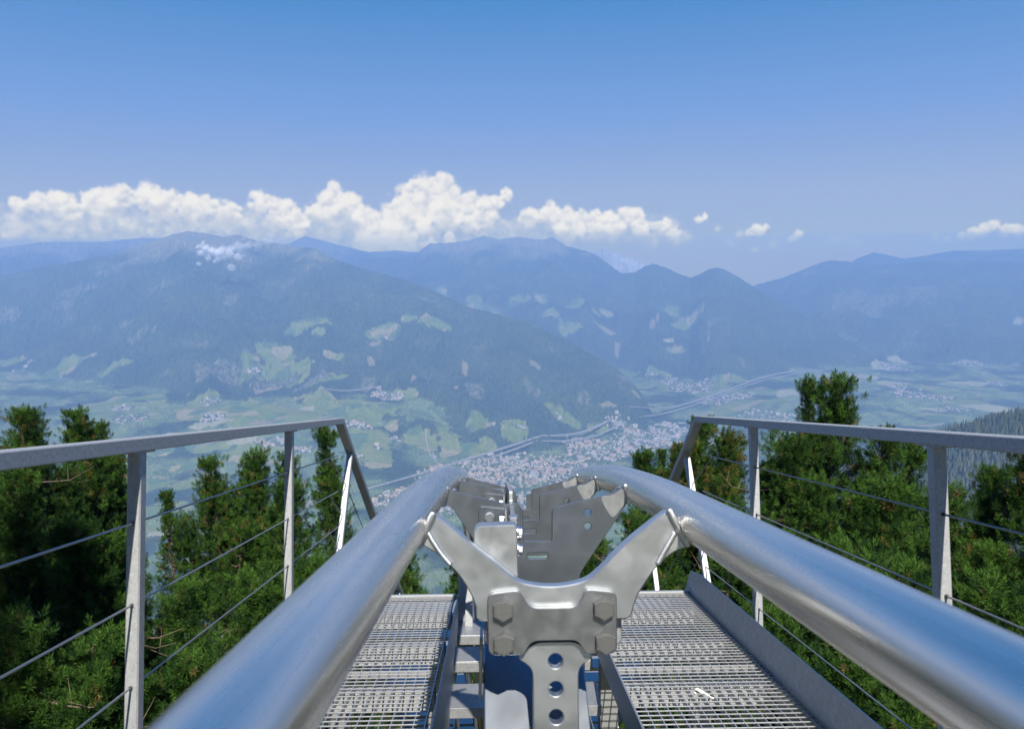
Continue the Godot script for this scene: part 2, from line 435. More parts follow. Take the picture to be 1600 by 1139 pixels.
func paint_sky() -> Image:
	var w := 4096
	var h := 2048
	var im := Image.create(w, h, false, Image.FORMAT_RGB8)
	for y in h:
		im.fill_rect(Rect2i(0, y, w, 1), (above_haze(sky_color(maxf(90.0 - (y + 0.5) * 180.0 / h, -2.0)), 90.0 - (y + 0.5) * 180.0 / h) * (1.0 / (EXPOSURE * SKY_GAIN))).linear_to_srgb())
	# cloud band: rows from 11 degrees down to 2 below the horizon
	var top := int((90.0 - 11.0) * h / 180.0)
	var rows := int(13.0 * h / 180.0)
	var lit := PackedFloat32Array()
	var cover := PackedFloat32Array()
	lit.resize(w * rows)
	cover.resize(w * rows)
	var edge := FastNoiseLite.new()
	edge.seed = 21
	edge.frequency = 0.055
	edge.fractal_octaves = 5
	edge.fractal_gain = 0.55
	var rng := RandomNumberGenerator.new()
	rng.seed = 77
	var puffs := []   # bearing, height, radius, brightness, softness
	for c in CLOUD_HAZE:
		puffs.append([c.x, c.y, c.z, 0.48, 1.0, 0.55])
	var heaps: Array = CLOUD_HEAPS.duplicate()
	# the rest of the horizon carries the same kind of cloud
	var at := 42.0
	while at < 318.0:
		var size := rng.randf_range(2.0, 7.0)
		for k in int(size * 2.2):
			heaps.append(Vector3(at + rng.randf() * size, rng.randf_range(1.5, 3.6), rng.randf_range(0.6, 1.4)))
		at += size + rng.randf_range(0.5, 7.0)
	heaps.sort_custom(func(a, b): return a.z > b.z)
	for c in heaps:
		puffs.append([c.x, c.y, c.z, rng.randf_range(0.62, 0.78), 0.5, 0.95])
	for c in heaps:
		var n := int(clampf(c.z * 16.0, 5, 22))
		for k in n:
			var a := rng.randf_range(-0.5, PI + 0.3)
			var r: float = c.z * rng.randf_range(0.28, 0.52)
			puffs.append([c.x + cos(a) * c.z * rng.randf_range(0.2, 0.85), c.y + sin(a) * c.z * rng.randf_range(0.15, 0.82), r, rng.randf_range(0.72, 1.0), rng.randf_range(0.4, 0.75), rng.randf_range(0.6, 0.95)])
	for c in CLOUD_WISPS:
		puffs.append([c.x, c.y, c.z, 0.75, 1.0, 0.5])
	var light := Vector3(-0.12, 0.78, 0.62).normalized()
	for p in puffs:
		var deg := h / 180.0
		var cx: float = p[0] * deg
		var cy: float = (90.0 - p[1]) * deg - top
		var r: float = p[2] * deg
		for yy in range(maxi(0, int(cy - r * 1.3)), mini(rows, int(cy + r * 1.3) + 1)):
			for xx in range(int(cx - r * 1.3), int(cx + r * 1.3) + 1):
				var dx := (xx - cx) / r
				var dy := (cy - yy) / r
				var d := sqrt(dx * dx + dy * dy) + (edge.get_noise_2d(xx * 1.3, yy * 1.6) * 0.55 + edge.get_noise_2d(xx * 5.0, yy * 5.0 + 400.0) * 0.22)
				if d >= 1.0:
					continue
				var i := yy * w + posmod(xx, w)
				var a: float = smoothstep(1.0, 1.0 - p[4], d) * p[5]
				var nrm := Vector3(dx, dy, sqrt(maxf(0.0, 1.0 - minf(1.0, dx * dx + dy * dy)))).normalized()
				var s: float = clampf(nrm.dot(light) * 0.6 + 0.4, 0, 1) * p[3] + 0.1
				lit[i] = lerpf(lit[i], s, a) if cover[i] > 0.0 else s
				cover[i] = 1.0 - (1.0 - cover[i]) * (1.0 - a)
	for yy in rows:
		var el := 90.0 - (yy + top + 0.5) * 180.0 / h
		var base := sky_color(el)
		var sink := smoothstep(0.3, 2.3, el)
		for xx in w:
			var i := yy * w + xx
			var a := cover[i] * (0.30 + 0.70 * sink)
			if a < 0.004:
				continue
			var s := clampf(lit[i] + edge.get_noise_2d(xx * 1.2 + 900.0, yy * 1.5) * 0.34, 0, 1)
			var c := Color(0.50, 0.56, 0.72).lerp(Color(0.87, 0.85, 0.86), smoothstep(0.16, 0.92, s))
			c = above_haze(base.lerp(c, a), el)
			im.set_pixel(xx, yy + top, (c * (1.0 / (EXPOSURE * SKY_GAIN))).linear_to_srgb())
	# grain, so that the even gradient keeps no steps
	for y in range(int(h * 70.0 / 180.0), top + rows):
		for k in range(-480, 480):
			var x := posmod(k, w)
			var c := im.get_pixel(x, y)
			var g := rng.randf_range(-0.5, 0.5) / 255.0
			im.set_pixel(x, y, Color(c.r + g, c.g + g, c.b + g))
	return im


const WISP := [[Vector3(-3233, 82, -8719), 85, 0.0184], [Vector3(-3187, 11, -8736), 108, 0.0211], [Vector3(-3107, -17, -8765), 100, 0.0184], [Vector3(-3152, -38, -8749), 62, 0.0132], [Vector3(-3268, 117, -8706), 54, 0.0132], [Vector3(-3034, 24, -8790), 85, 0.0158], [Vector3(-3070, 67, -8778), 69, 0.0079], [Vector3(-2955, 66, -8817), 77, 0.0068], [Vector3(-2850, 94, -8852), 85, 0.0053], [Vector3(-2743, 130, -8886), 77, 0.0042], [Vector3(-2649, 151, -8914), 69, 0.0037], [Vector3(-2547, 180, -8944), 62, 0.0026], [Vector3(-2913, 130, -8831), 69, 0.0037]]


func build_cloud() -> void:
	# a torn scrap of cloud that hangs in front of the broad mountain
	var o := thing("cloud", "small torn white cloud drifting in front of the broad mountain's summit", "cloud", Transform3D(Basis(), WISP[0][0]))
	var m := StandardMaterial3D.new()
	m.resource_name = "vapour"
	m.transparency = BaseMaterial3D.TRANSPARENCY_ALPHA
	m.roughness = 1.0
	m.metallic_specular = 0.0
	var rng := RandomNumberGenerator.new()
	rng.seed = 9
	for w in WISP:
		var st := SurfaceTool.new()
		st.begin(Mesh.PRIMITIVE_TRIANGLES)
		for k in 9:
			var s := SphereMesh.new()
			s.radius = w[1] * rng.randf_range(0.16, 0.62)
			s.height = s.radius * 1.6
			s.radial_segments = 14
			s.rings = 7
			st.append_from(s, 0, Transform3D(Basis(), Vector3(rng.randfn() * 0.7, rng.randfn() * 0.38, rng.randfn() * 0.5) * w[1]))
		var veil := m.duplicate()
		veil.albedo_color = Color(0.98, 0.98, 0.98, clampf(w[2] * 11.0, 0.05, 0.20))
		part("puff", st.commit(), veil, o, Transform3D(Basis(), w[0] - WISP[0][0]))
# ---------------------------------------------------------------- the land: crests by bearing (degrees), range and height (metres), seen from the platform
const CREST_BACK_LEFT := [Vector3(-45.86, 17000, 53), Vector3(-38.35, 17000, 122), Vector3(-32.24, 17000, 162), Vector3(-30.19, 17000, 267), Vector3(-26.62, 17000, 280), Vector3(-24.34, 17000, 355), Vector3(-21.20, 17500, 366), Vector3(-16.23, 18000, 181), Vector3(-14.83, 18000, 264), Vector3(-13.76, 18000, 432), Vector3(-12.18, 18000, 289), Vector3(-10.58, 18000, 158), Vector3(-9.36, 18000, 69), Vector3(-7.29, 18000, 94), Vector3(-5.43, 18000, 47), Vector3(-2.63, 18000, -47)]
const CREST_LEFT := [Vector3(-46.14, 12000, -498), Vector3(-38.57, 12000, -390), Vector3(-32.39, 12000, -245), Vector3(-29.75, 11800, -103), Vector3(-28.61, 11700, -72), Vector3(-26.24, 11600, 23), Vector3(-23.58, 11500, 206), Vector3(-22.38, 11500, 292), Vector3(-21.49, 11500, 335), Vector3(-20.36, 11500, 310), Vector3(-19.23, 11400, 256), Vector3(-18.81, 11400, 265), Vector3(-18.30, 11300, 288), Vector3(-17.06, 11200, 200), Vector3(-15.70, 11000, 161), Vector3(-14.49, 10600, 105), Vector3(-13.09, 10200, 84), Vector3(-11.87, 10000, -45), Vector3(-10.08, 9700, -156), Vector3(-6.42, 9200, -319), Vector3(-4.09, 8900, -459), Vector3(-2.12, 8600, -589), Vector3(0.16, 8300, -655), Vector3(2.07, 8100, -709), Vector3(4.56, 7800, -841), Vector3(6.85, 7500, -972), Vector3(8.96, 7300, -1091), Vector3(9.96, 7200, -1184), Vector3(10.92, 7100, -1309), Vector3(11.66, 7000, -1467)]
const CREST_MIDDLE := [Vector3(-10.06, 14800, -71), Vector3(-6.14, 14800, -55), Vector3(-5.43, 14700, 109), Vector3(-4.86, 14700, 204), Vector3(-3.74, 14600, 201), Vector3(-2.05, 14500, 244), Vector3(-0.91, 14500, 336), Vector3(0.21, 14500, 263), Vector3(1.54, 14400, 306), Vector3(2.85, 14300, 255), Vector3(3.51, 14300, 254), Vector3(4.17, 14300, 299), Vector3(5.11, 14100, 132), Vector3(5.86, 14000, 85), Vector3(7.18, 13700, -8), Vector3(8.49, 13400, -227), Vector3(9.24, 13200, -343), Vector3(10.17, 13000, -328), Vector3(10.81, 13000, -233), Vector3(11.45, 12900, -180), Vector3(12.37, 12800, -241), Vector3(13.47, 12600, -350), Vector3(14.20, 12500, -397), Vector3(14.91, 12300, -322), Vector3(15.52, 12200, -252), Vector3(15.96, 12100, -230), Vector3(16.50, 12000, -257), Vector3(17.30, 11800, -337), Vector3(18.46, 11500, -482), Vector3(19.61, 11300, -623), Vector3(20.92, 11100, -766), Vector3(22.21, 10900, -875), Vector3(23.82, 10600, -1032), Vector3(25.40, 10300, -1151), Vector3(26.47, 10100, -1237), Vector3(27.54, 9900, -1376)]
const CREST_ROCKY := [Vector3(5.87, 17500, -350), Vector3(6.80, 17500, -23), Vector3(7.27, 17500, 32), Vector3(7.92, 17500, 101), Vector3(8.29, 17500, 29), Vector3(8.85, 17500, 14), Vector3(9.41, 17500, -100), Vector3(10.06, 17500, -129), Vector3(10.90, 17500, -244), Vector3(11.92, 17500, -414), Vector3(12.84, 17500, -641)]
const CREST_RIGHT := [Vector3(17.34, 15000, -726), Vector3(18.80, 15000, -605), Vector3(20.53, 15000, -474), Vector3(22.05, 15000, -300), Vector3(22.98, 15000, -197), Vector3(23.58, 15000, -163), Vector3(24.63, 15000, -186), Vector3(25.82, 15000, -232), Vector3(26.57, 15000, -254), Vector3(27.90, 15000, -221), Vector3(29.38, 15000, -189), Vector3(32.06, 15000, -169), Vector3(34.61, 15000, -211), Vector3(40.72, 15000, -246), Vector3(48.22, 15000, -278)]
const CREST_BACK_RIGHT := [Vector3(23.64, 18300, -546), Vector3(25.17, 18300, -160), Vector3(26.21, 18300, -26), Vector3(27.10, 18300, -95), Vector3(27.95, 18300, -163), Vector3(29.35, 18300, -99), Vector3(30.67, 18300, -10), Vector3(32.53, 18300, -2), Vector3(34.55, 18300, 17), Vector3(40.63, 18300, 45), Vector3(48.12, 18300, -33)]
const CREST_SPUR := [Vector3(10.09, 2750, -1705), Vector3(14.81, 2750, -1247), Vector3(19.32, 2750, -1028), Vector3(22.32, 2700, -878), Vector3(24.33, 2650, -746), Vector3(27.10, 2550, -630), Vector3(29.74, 2450, -542), Vector3(31.54, 2400, -490), Vector3(32.60, 2350, -461), Vector3(33.97, 2300, -428), Vector3(35.31, 2250, -403), Vector3(39.93, 2200, -334), Vector3(48.73, 2100, -222)]
const VALLEY_ROAD := [Vector2(-47.48, 5883), Vector2(-33.71, 5120), Vector2(-26.42, 4909), Vector2(-18.05, 4779), Vector2(-10.67, 4818), Vector2(-6.81, 5038), Vector2(-3.87, 5334), Vector2(-0.92, 5610), Vector2(2.51, 5850), Vector2(5.93, 6046), Vector2(7.86, 6237), Vector2(9.78, 6568), Vector2(11.66, 7023), Vector2(13.05, 7376), Vector2(15.35, 7827), Vector2(18.03, 8392), Vector2(19.77, 8960), Vector2(21.48, 9269), Vector2(23.57, 9577), Vector2(26.00, 9937), Vector2(29.84, 10457), Vector2(38.27, 12432)]
const LAND_BEARINGS := 1120
const LAND_EDGE := 43.0
var rough := FastNoiseLite.new()
var gully := FastNoiseLite.new()
var mosaic := FastNoiseLite.new()
var fine := FastNoiseLite.new()
var rings := PackedFloat32Array()
var bearings := PackedFloat32Array()
var land_h := PackedFloat32Array()
var land_who := PackedByteArray()
var land_use := PackedByteArray()


func prepare_land() -> void:
	rough.seed = 3; rough.noise_type = FastNoiseLite.TYPE_SIMPLEX_SMOOTH; rough.frequency = 1.0 / 1500.0; rough.fractal_octaves = 4
	gully.seed = 8; gully.noise_type = FastNoiseLite.TYPE_SIMPLEX; gully.frequency = 1.0 / 1700.0; gully.fractal_type = FastNoiseLite.FRACTAL_RIDGED; gully.fractal_octaves = 4
	mosaic.seed = 5; mosaic.noise_type = FastNoiseLite.TYPE_CELLULAR; mosaic.frequency = 1.0 / 130.0; mosaic.cellular_return_type = FastNoiseLite.RETURN_CELL_VALUE; mosaic.cellular_jitter = 0.8; mosaic.fractal_type = FastNoiseLite.FRACTAL_NONE
	fine.seed = 11; fine.noise_type = FastNoiseLite.TYPE_SIMPLEX; fine.frequency = 1.0 / 60.0; fine.fractal_octaves = 3


func along(table: Array, az: float) -> Vector2:
	# range and height of a crest at a bearing; x < 0 where it has none
	if az < table[0].x or az > table[-1].x:
		return Vector2(-1, 0)
	for i in range(1, table.size()):
		if az <= table[i].x:
			var t: float = (az - table[i - 1].x) / maxf(table[i].x - table[i - 1].x, 0.001)
			return Vector2(lerpf(table[i - 1].y, table[i].y, t), lerpf(table[i - 1].z, table[i].z, t))
	return Vector2(-1, 0)


func road_range(az: float) -> float:
	var last: Vector2 = VALLEY_ROAD[0]
	for p in VALLEY_ROAD:
		if az <= p.x:
			return lerpf(last.y, p.y, clampf((az - last.x) / maxf(p.x - last.x, 0.001), 0, 1))
		last = p
	return last.y


func bearing_tables(az: float) -> Array:
	return [along(CREST_LEFT, az), along(CREST_MIDDLE, az), along(CREST_RIGHT, az), along(CREST_BACK_LEFT, az), along(CREST_ROCKY, az), along(CREST_BACK_RIGHT, az), along(CREST_SPUR, az), Vector2(road_range(az), 0)]


func smooth_max(a: float, b: float, k: float) -> float:
	var h := maxf(k - absf(a - b), 0.0) / k
	return maxf(a, b) + h * h * k * 0.25

const FRONT := [0.37, 0.38, 0.30, 0.35, 0.5, 0.35, 0.62]
var who := 7


func ground_height(az: float, r: float, tables: Array) -> float:
	# sets who to the crest that carries this spot (7: slope and valley floor)
	var x := r * sin(deg_to_rad(az))
	var z := -r * cos(deg_to_rad(az))
	var near := -4.6 - 0.5 * r
	who = 7
	var h := near
	if r > 2500.0:
		var u: float = r - tables[7].x
		var left := smoothstep(4.0, -6.0, az)
		var right := smoothstep(13.0, 22.0, az)
		var low := -1490.0 + left * (smoothstep(150, 1500, u) * 270.0 + clampf(u - 1500.0, 0, 6000) * 0.03) + right * smoothstep(4300, 6200, r) * 130.0
		low += rough.get_noise_2d(x * 2.0, z * 2.0) * 45.0 * clampf(maxf(left * smoothstep(150, 700, u), right), 0.06, 1)
		h = smooth_max(near, low, 60.0)
	elif r > 60.0:
		h += rough.get_noise_2d(x * 3.0, z * 3.0) * minf(r * 0.03, 40)
	if r < 1200.0:
		return h
	var cut := 1e9
	for i in 7:
		var c: Vector2 = tables[i]
		if c.x < 0:
			continue
		var d := r - c.x
		var top: float = c.y - (-d * FRONT[i] if d < 0 else d * 0.55)
		if top < h - 350.0:
			continue
		if cut > 1e8:
			cut = gully.get_noise_2d(x, z) * 0.6 + rough.get_noise_2d(x, z) * 0.5
		var room := clampf(absf(d) / 900.0, 0.0, 1.0)
		top += cut * (190.0 if i < 6 else 70.0) * room + (absf(d) * 0.04 if d < 0 else 0.0) + fine.get_noise_2d(x, z) * 14.0 * minf(1.0, 0.35 + room)
		if top > h:
			who = i
		h = smooth_max(h, top, 50.0)
	return h


func at_bearing(az: float, r: float, y: float) -> Vector3:
	return Vector3(r * sin(deg_to_rad(az)), y, -r * cos(deg_to_rad(az)))
# patches of land: bearing, range, half width across, half depth (metres)
const MEADOWS := [[-29.60, 8648, 342, 102], [-25.87, 8204, 211, 66], [-32.18, 9344, 132, 102], [-27.24, 6848, 242, 432], [-24.40, 6860, 114, 457], [-26.26, 7004, 175, 144], [-27.86, 6440, 161, 210], [-21.51, 6536, 163, 420], [-16.81, 6248, 546, 360], [-13.21, 6272, 444, 252], [-10.47, 6056, 126, 162], [-15.97, 7460, 170, 192], [-17.54, 7268, 181, 90], [-15.11, 7196, 209, 174], [-16.59, 7664, 159, 162], [-17.83, 7412, 92, 90], [-14.54, 7940, 152, 60], [-12.95, 7916, 105, 40], [-13.11, 7772, 77, 40], [-8.31, 7844, 189, 192], [-12.15, 7352, 98, 102], [-12.58, 6872, 177, 60], [-4.71, 8084, 175, 180], [-6.40, 8192, 81, 84], [-6.68, 8192, 68, 60], [-1.38, 6104, 106, 144], [1.25, 5984, 109, 156], [4.86, 6308, 162, 40], [7.67, 6284, 99, 54], [-0.82, 5756, 71, 78], [-9.61, 5552, 161, 306], [-10.50, 5864, 107, 150], [-7.50, 6584, 164, 72], [-8.57, 6212, 129, 156], [-8.04, 5936, 59, 84], [-9.30, 6044, 60, 48], [-5.77, 5768, 144, 168], [-3.83, 5876, 97, 84], [-2.87, 5660, 188, 156], [-4.30, 6032, 60, 108], [-6.69, 6008, 40, 48], [-0.60, 11312, 141, 60], [1.41, 11492, 124, 96], [2.17, 11432, 95, 66], [3.22, 11552, 96, 252], [5.69, 11432, 171, 168], [3.98, 10796, 116, 102], [5.51, 10664, 177, 132], [4.94, 10544, 79, 54], [7.98, 10916, 154, 78], [8.16, 11312, 103, 72], [7.30, 11192, 83, 40], [12.89, 11036, 110, 72], [-4.09, 12116, 90, 363], [-1.74, 11360, 113, 454], [14.28, 10868, 208, 120], [13.65, 10772, 134, 108], [13.23, 9968, 116, 54], [13.07, 11168, 102, 102], [12.07, 9308, 155, 138], [10.67, 8804, 146, 330], [13.48, 8576, 214, 294], [15.76, 8612, 215, 168], [17.55, 8612, 179, 48], [9.96, 9500, 118, 186], [30.64, 8516, 319, 156], [31.78, 7940, 198, 150], [30.71, 7172, 179, 222], [33.97, 9332, 155, 192], [34.21, 8348, 208, 138], [17.62, 7184, 359, 372], [20.25, 7280, 151, 210], [24.08, 7172, 179, 144], [28.78, 8156, 135, 162], [29.67, 6788, 141, 162], [21.93, 7880, 131, 198], [-16.51, 5648, 258, 96], [-20.83, 5768, 192, 96], [-18.30, 5540, 161, 84], [-21.32, 5540, 207, 72], [-24.53, 5816, 145, 108], [-25.11, 5336, 177, 96], [-24.43, 4832, 181, 156], [-26.12, 4544, 113, 90], [-22.26, 5264, 131, 84], [-12.42, 5564, 92, 90], [-14.69, 5684, 142, 42], [6.18, 5720, 95, 126], [8.60, 5672, 70, 96], [2.01, 4952, 70, 90], [-1.43, 5264, 87, 66], [-3.93, 4448, 55, 114], [3.98, 4760, 43, 54], [-5.42, 4292, 89, 102]]
const PALE_FIELDS := [[12.71, 10148, 76, 60], [27.86, 8768, 153, 204], [21.17, 7724, 109, 216], [24.43, 8936, 245, 282], [27.34, 9860, 164, 222], [25.99, 9092, 151, 132], [32.31, 9068, 188, 84], [32.84, 7688, 160, 120], [32.11, 10616, 150, 40], [28.09, 10460, 130, 180], [33.93, 7724, 160, 210], [30.35, 7520, 125, 66], [-14.13, 6272, 62, 54], [-20.73, 6080, 152, 96], [34.62, 12428, 72, 72], [-24.04, 4436, 110, 48], [-18.68, 5744, 119, 42], [-23.28, 5936, 74, 40]]
const BARE_EARTH := [[-9.07, 7568, 81, 42], [-9.39, 7208, 48, 138], [-2.47, 7064, 47, 188], [2.83, 7148, 65, 60], [-6.32, 6704, 39, 40], [-3.18, 6692, 33, 54], [8.32, 6524, 108, 40], [11.53, 10460, 52, 186], [8.94, 10364, 51, 207], [11.89, 10688, 35, 126], [10.31, 7016, 70, 54], [19.38, 8156, 95, 180], [34.57, 10688, 97, 40], [-16.74, 7052, 176, 108], [-15.25, 6368, 74, 78], [-15.96, 6020, 120, 40], [-17.30, 5984, 124, 40], [-16.11, 5444, 149, 54], [-26.07, 5924, 123, 84]]
const ROCK_FACES := [[-9.69, 6704, 50, 60], [-1.73, 6692, 78, 132], [2.77, 6728, 56, 40], [6.49, 6560, 54, 78], [15.57, 9812, 32, 130], [-32.18, 10580, 132, 132], [-28.18, 10604, 220, 216], [-29.11, 10328, 129, 162], [-26.85, 10928, 91, 40], [-25.00, 8804, 95, 48], [-21.34, 7436, 43, 60], [-20.09, 7328, 183, 126], [-18.98, 9020, 75, 96], [-25.50, 9140, 91, 42], [-23.98, 8684, 36, 66], [-16.28, 7100, 207, 48], [-13.59, 6896, 172, 42], [-19.71, 7256, 120, 90], [25.34, 12824, 320, 552], [26.88, 13040, 217, 252], [24.15, 12200, 101, 192], [29.13, 13184, 219, 504], [22.19, 14636, 121, 252], [24.97, 11300, 122, 222], [28.59, 11240, 93, 144], [20.57, 14180, 177, 132]]
const WOODS := [[-25.72, 6728, 168, 240], [-15.24, 6452, 107, 102], [-21.88, 6920, 115, 40], [10.75, 5852, 73, 102], [4.96, 5696, 71, 90], [8.84, 5804, 120, 66]]
# settlements: bearing, range, half width across, half depth, houses, where
const SETTLEMENTS := [[-2.91, 5048, 315, 300, 260, "town"], [1.03, 5180, 366, 438, 520, "town"], [4.96, 5180, 237, 402, 260, "town"], [-4.40, 4700, 235, 264, 160, "town"], [-0.97, 4496, 318, 306, 300, "town"], [3.98, 4424, 221, 240, 120, "town"], [-6.85, 4664, 174, 192, 110, "town"], [-8.80, 4508, 112, 180, 60, "town"], [7.87, 5732, 262, 330, 260, "town"], [11.22, 6068, 278, 318, 170, "works"], [13.09, 6500, 189, 294, 110, "works"], [9.78, 6356, 185, 120, 60, "town"], [15.43, 6056, 151, 312, 60, "works"], [5.93, 6008, 150, 144, 60, "town"], [-8.31, 6572, 158, 78, 60, "hill"], [-10.73, 5888, 122, 48, 40, "hill"], [-13.06, 5768, 96, 30, 26, "hill"], [14.63, 8540, 249, 366, 110, "side"], [13.01, 8984, 127, 240, 26, "side"], [11.60, 9152, 91, 96, 14, "side"], [16.25, 7748, 193, 294, 50, "side"], [18.04, 7832, 130, 210, 40, "works"], [21.15, 6620, 165, 246, 30, "side"], [18.97, 6872, 171, 210, 24, "side"], [29.55, 8120, 270, 210, 80, "plain"], [28.00, 8468, 141, 204, 20, "plain"], [32.33, 10568, 264, 48, 20, "plain"], [24.39, 9008, 225, 108, 30, "works"], [27.92, 9992, 208, 198, 30, "works"], [33.81, 9176, 114, 132, 14, "plain"], [31.81, 7532, 156, 78, 10, "plain"], [-25.96, 6392, 133, 174, 24, "left"], [-20.72, 6212, 103, 120, 30, "left"], [-20.66, 6752, 84, 102, 10, "left"], [-26.30, 6764, 84, 90, 14, "left"], [-31.52, 9056, 113, 24, 12, "left"], [-16.49, 5708, 142, 48, 30, "left"], [-14.72, 5540, 92, 42, 20, "left"], [-17.75, 7256, 120, 36, 10, "left"], [-8.41, 7736, 64, 120, 4, "hill"], [4.56, 6296, 41, 12, 6, "hill"], [1.64, 5996, 49, 12, 7, "hill"], [-4.83, 5552, 37, 36, 8, "hill"], [-7.69, 5744, 38, 36, 7, "hill"], [-9.14, 5588, 32, 30, 6, "hill"], [-0.41, 6068, 35, 42, 4, "hill"], [-10.57, 5408, 31, 30, 8, "hill"]]


# ---------------------------------------------------------------- land meshes
func ring_list() -> PackedFloat32Array:
	var out := PackedFloat32Array()
	for seg in [[3.0, 60.0, 12], [60.0, 1300.0, 50], [1300.0, 3300.0, 130], [3300.0, 9000.0, 380], [9000.0, 15300.0, 190], [15300.0, 18900.0, 40]]:
		for k in seg[2]:
			out.append(seg[0] * pow(seg[1] / seg[0], float(k) / seg[2]))
	out.append(18900.0)
	return out


func stamp(patches: Array, use: int, ragged: float) -> void:
	var nb := bearings.size()
	var step := bearings[1] - bearings[0]
	var first := 0
	for p in patches:
		var across := rad_to_deg(float(p[2]) / float(p[1])) * 1.35
		var c0 := maxi(0, int((p[0] - across - bearings[0]) / step))
		var c1 := mini(nb - 1, int((p[0] + across - bearings[0]) / step) + 1)
		var lo := rings.bsearch(p[1] - p[3] * 1.35)
		var hi := mini(rings.bsearch(p[1] + p[3] * 1.35), rings.size() - 1)
		for c in range(c0, c1 + 1):
			var s := sin(deg_to_rad(bearings[c]))
			var k := cos(deg_to_rad(bearings[c]))
			var u: float = deg_to_rad(bearings[c] - p[0]) * float(p[1]) / float(p[2])
			for i in range(lo, hi + 1):
				var v: float = (rings[i] - p[1]) / p[3]
				var r := rings[i]
				var e := pow(absf(u), 2.6) + pow(absf(v), 2.6) + rough.get_noise_2d(r * s * 5.0, r * k * 5.0) * ragged + fine.get_noise_2d(r * s * 0.7, r * k * 0.7) * ragged * 0.6 + mosaic.get_noise_2d(r * s, r * k) * 0.34
				if e < 0.9:
					land_use[c * rings.size() + i] = use


func land_color(use: int, w: int, x: float, z: float, y: float, steep: float) -> Color:
	var n1 := rough.get_noise_2d(x * 2.2, z * 2.2)
	var n2 := fine.get_noise_2d(x, z)
	var wood := Color(0.030, 0.050, 0.024).lerp(Color(0.050, 0.072, 0.030), clampf(0.5 + n1 * 1.2 + n2 * 0.5, 0, 1))
	match use:
		1:
			var m := mosaic.get_noise_2d(x, z)
			var g := Color(0.110, 0.158, 0.042).lerp(Color(0.165, 0.195, 0.060), clampf(0.5 + m * 0.6, 0, 1))
			if m > 0.72:
				g = Color(0.23, 0.215, 0.11)
			elif m < -0.70:
				g = Color(0.085, 0.135, 0.055)
			return g * (0.92 + 0.2 * n2)
		2:
			return Color(0.27, 0.27, 0.17) * (0.9 + 0.2 * n2)
		3:
			return Color(0.19, 0.175, 0.11) * (0.9 + 0.25 * n2)
		4:
			return Color(0.125, 0.13, 0.10).lerp(wood, clampf(0.35 + n2 * 1.4, 0, 1))
		6:
			return Color(0.07, 0.11, 0.045).lerp(Color(0.22, 0.21, 0.19), clampf(0.35 + n2 * 1.5, 0, 1))
	if w == 7:
		# valley floor: orchards, hedges and small fields between woods
		var m := mosaic.get_noise_2d(x * 1.3 + 700.0, z * 1.3)
		var open := clampf(0.5 + (n1 + 0.05) * 3.0, 0, 1)
		var f := Color(0.085, 0.130, 0.055).lerp(Color(0.165, 0.210, 0.090), clampf(0.5 + m * 0.6, 0, 1))
		if m > 0.92:
			f = Color(0.20, 0.20, 0.11)
		return wood.lerp(f, open * 0.85)
	# high ground above the tree line, bare rock where it is steepest
	var high := smoothstep(-120.0, 160.0, y + n1 * 220.0)
	var alp := Color(0.13, 0.135, 0.065).lerp(Color(0.20, 0.185, 0.12), clampf(0.5 + n2, 0, 1))
	if w == 4:
		return Color(0.50, 0.47, 0.44).lerp(alp, clampf(0.3 + n1, 0, 1) * 0.6)
	var c := wood.lerp(alp, high)
	var scree := smoothstep(0.46, 0.66, n1 * 0.6 + gully.get_noise_2d(x * 1.7, z * 1.7) * 0.5 + high * 0.12)
	return c.lerp(Color(0.13, 0.135, 0.11), scree * 0.6)


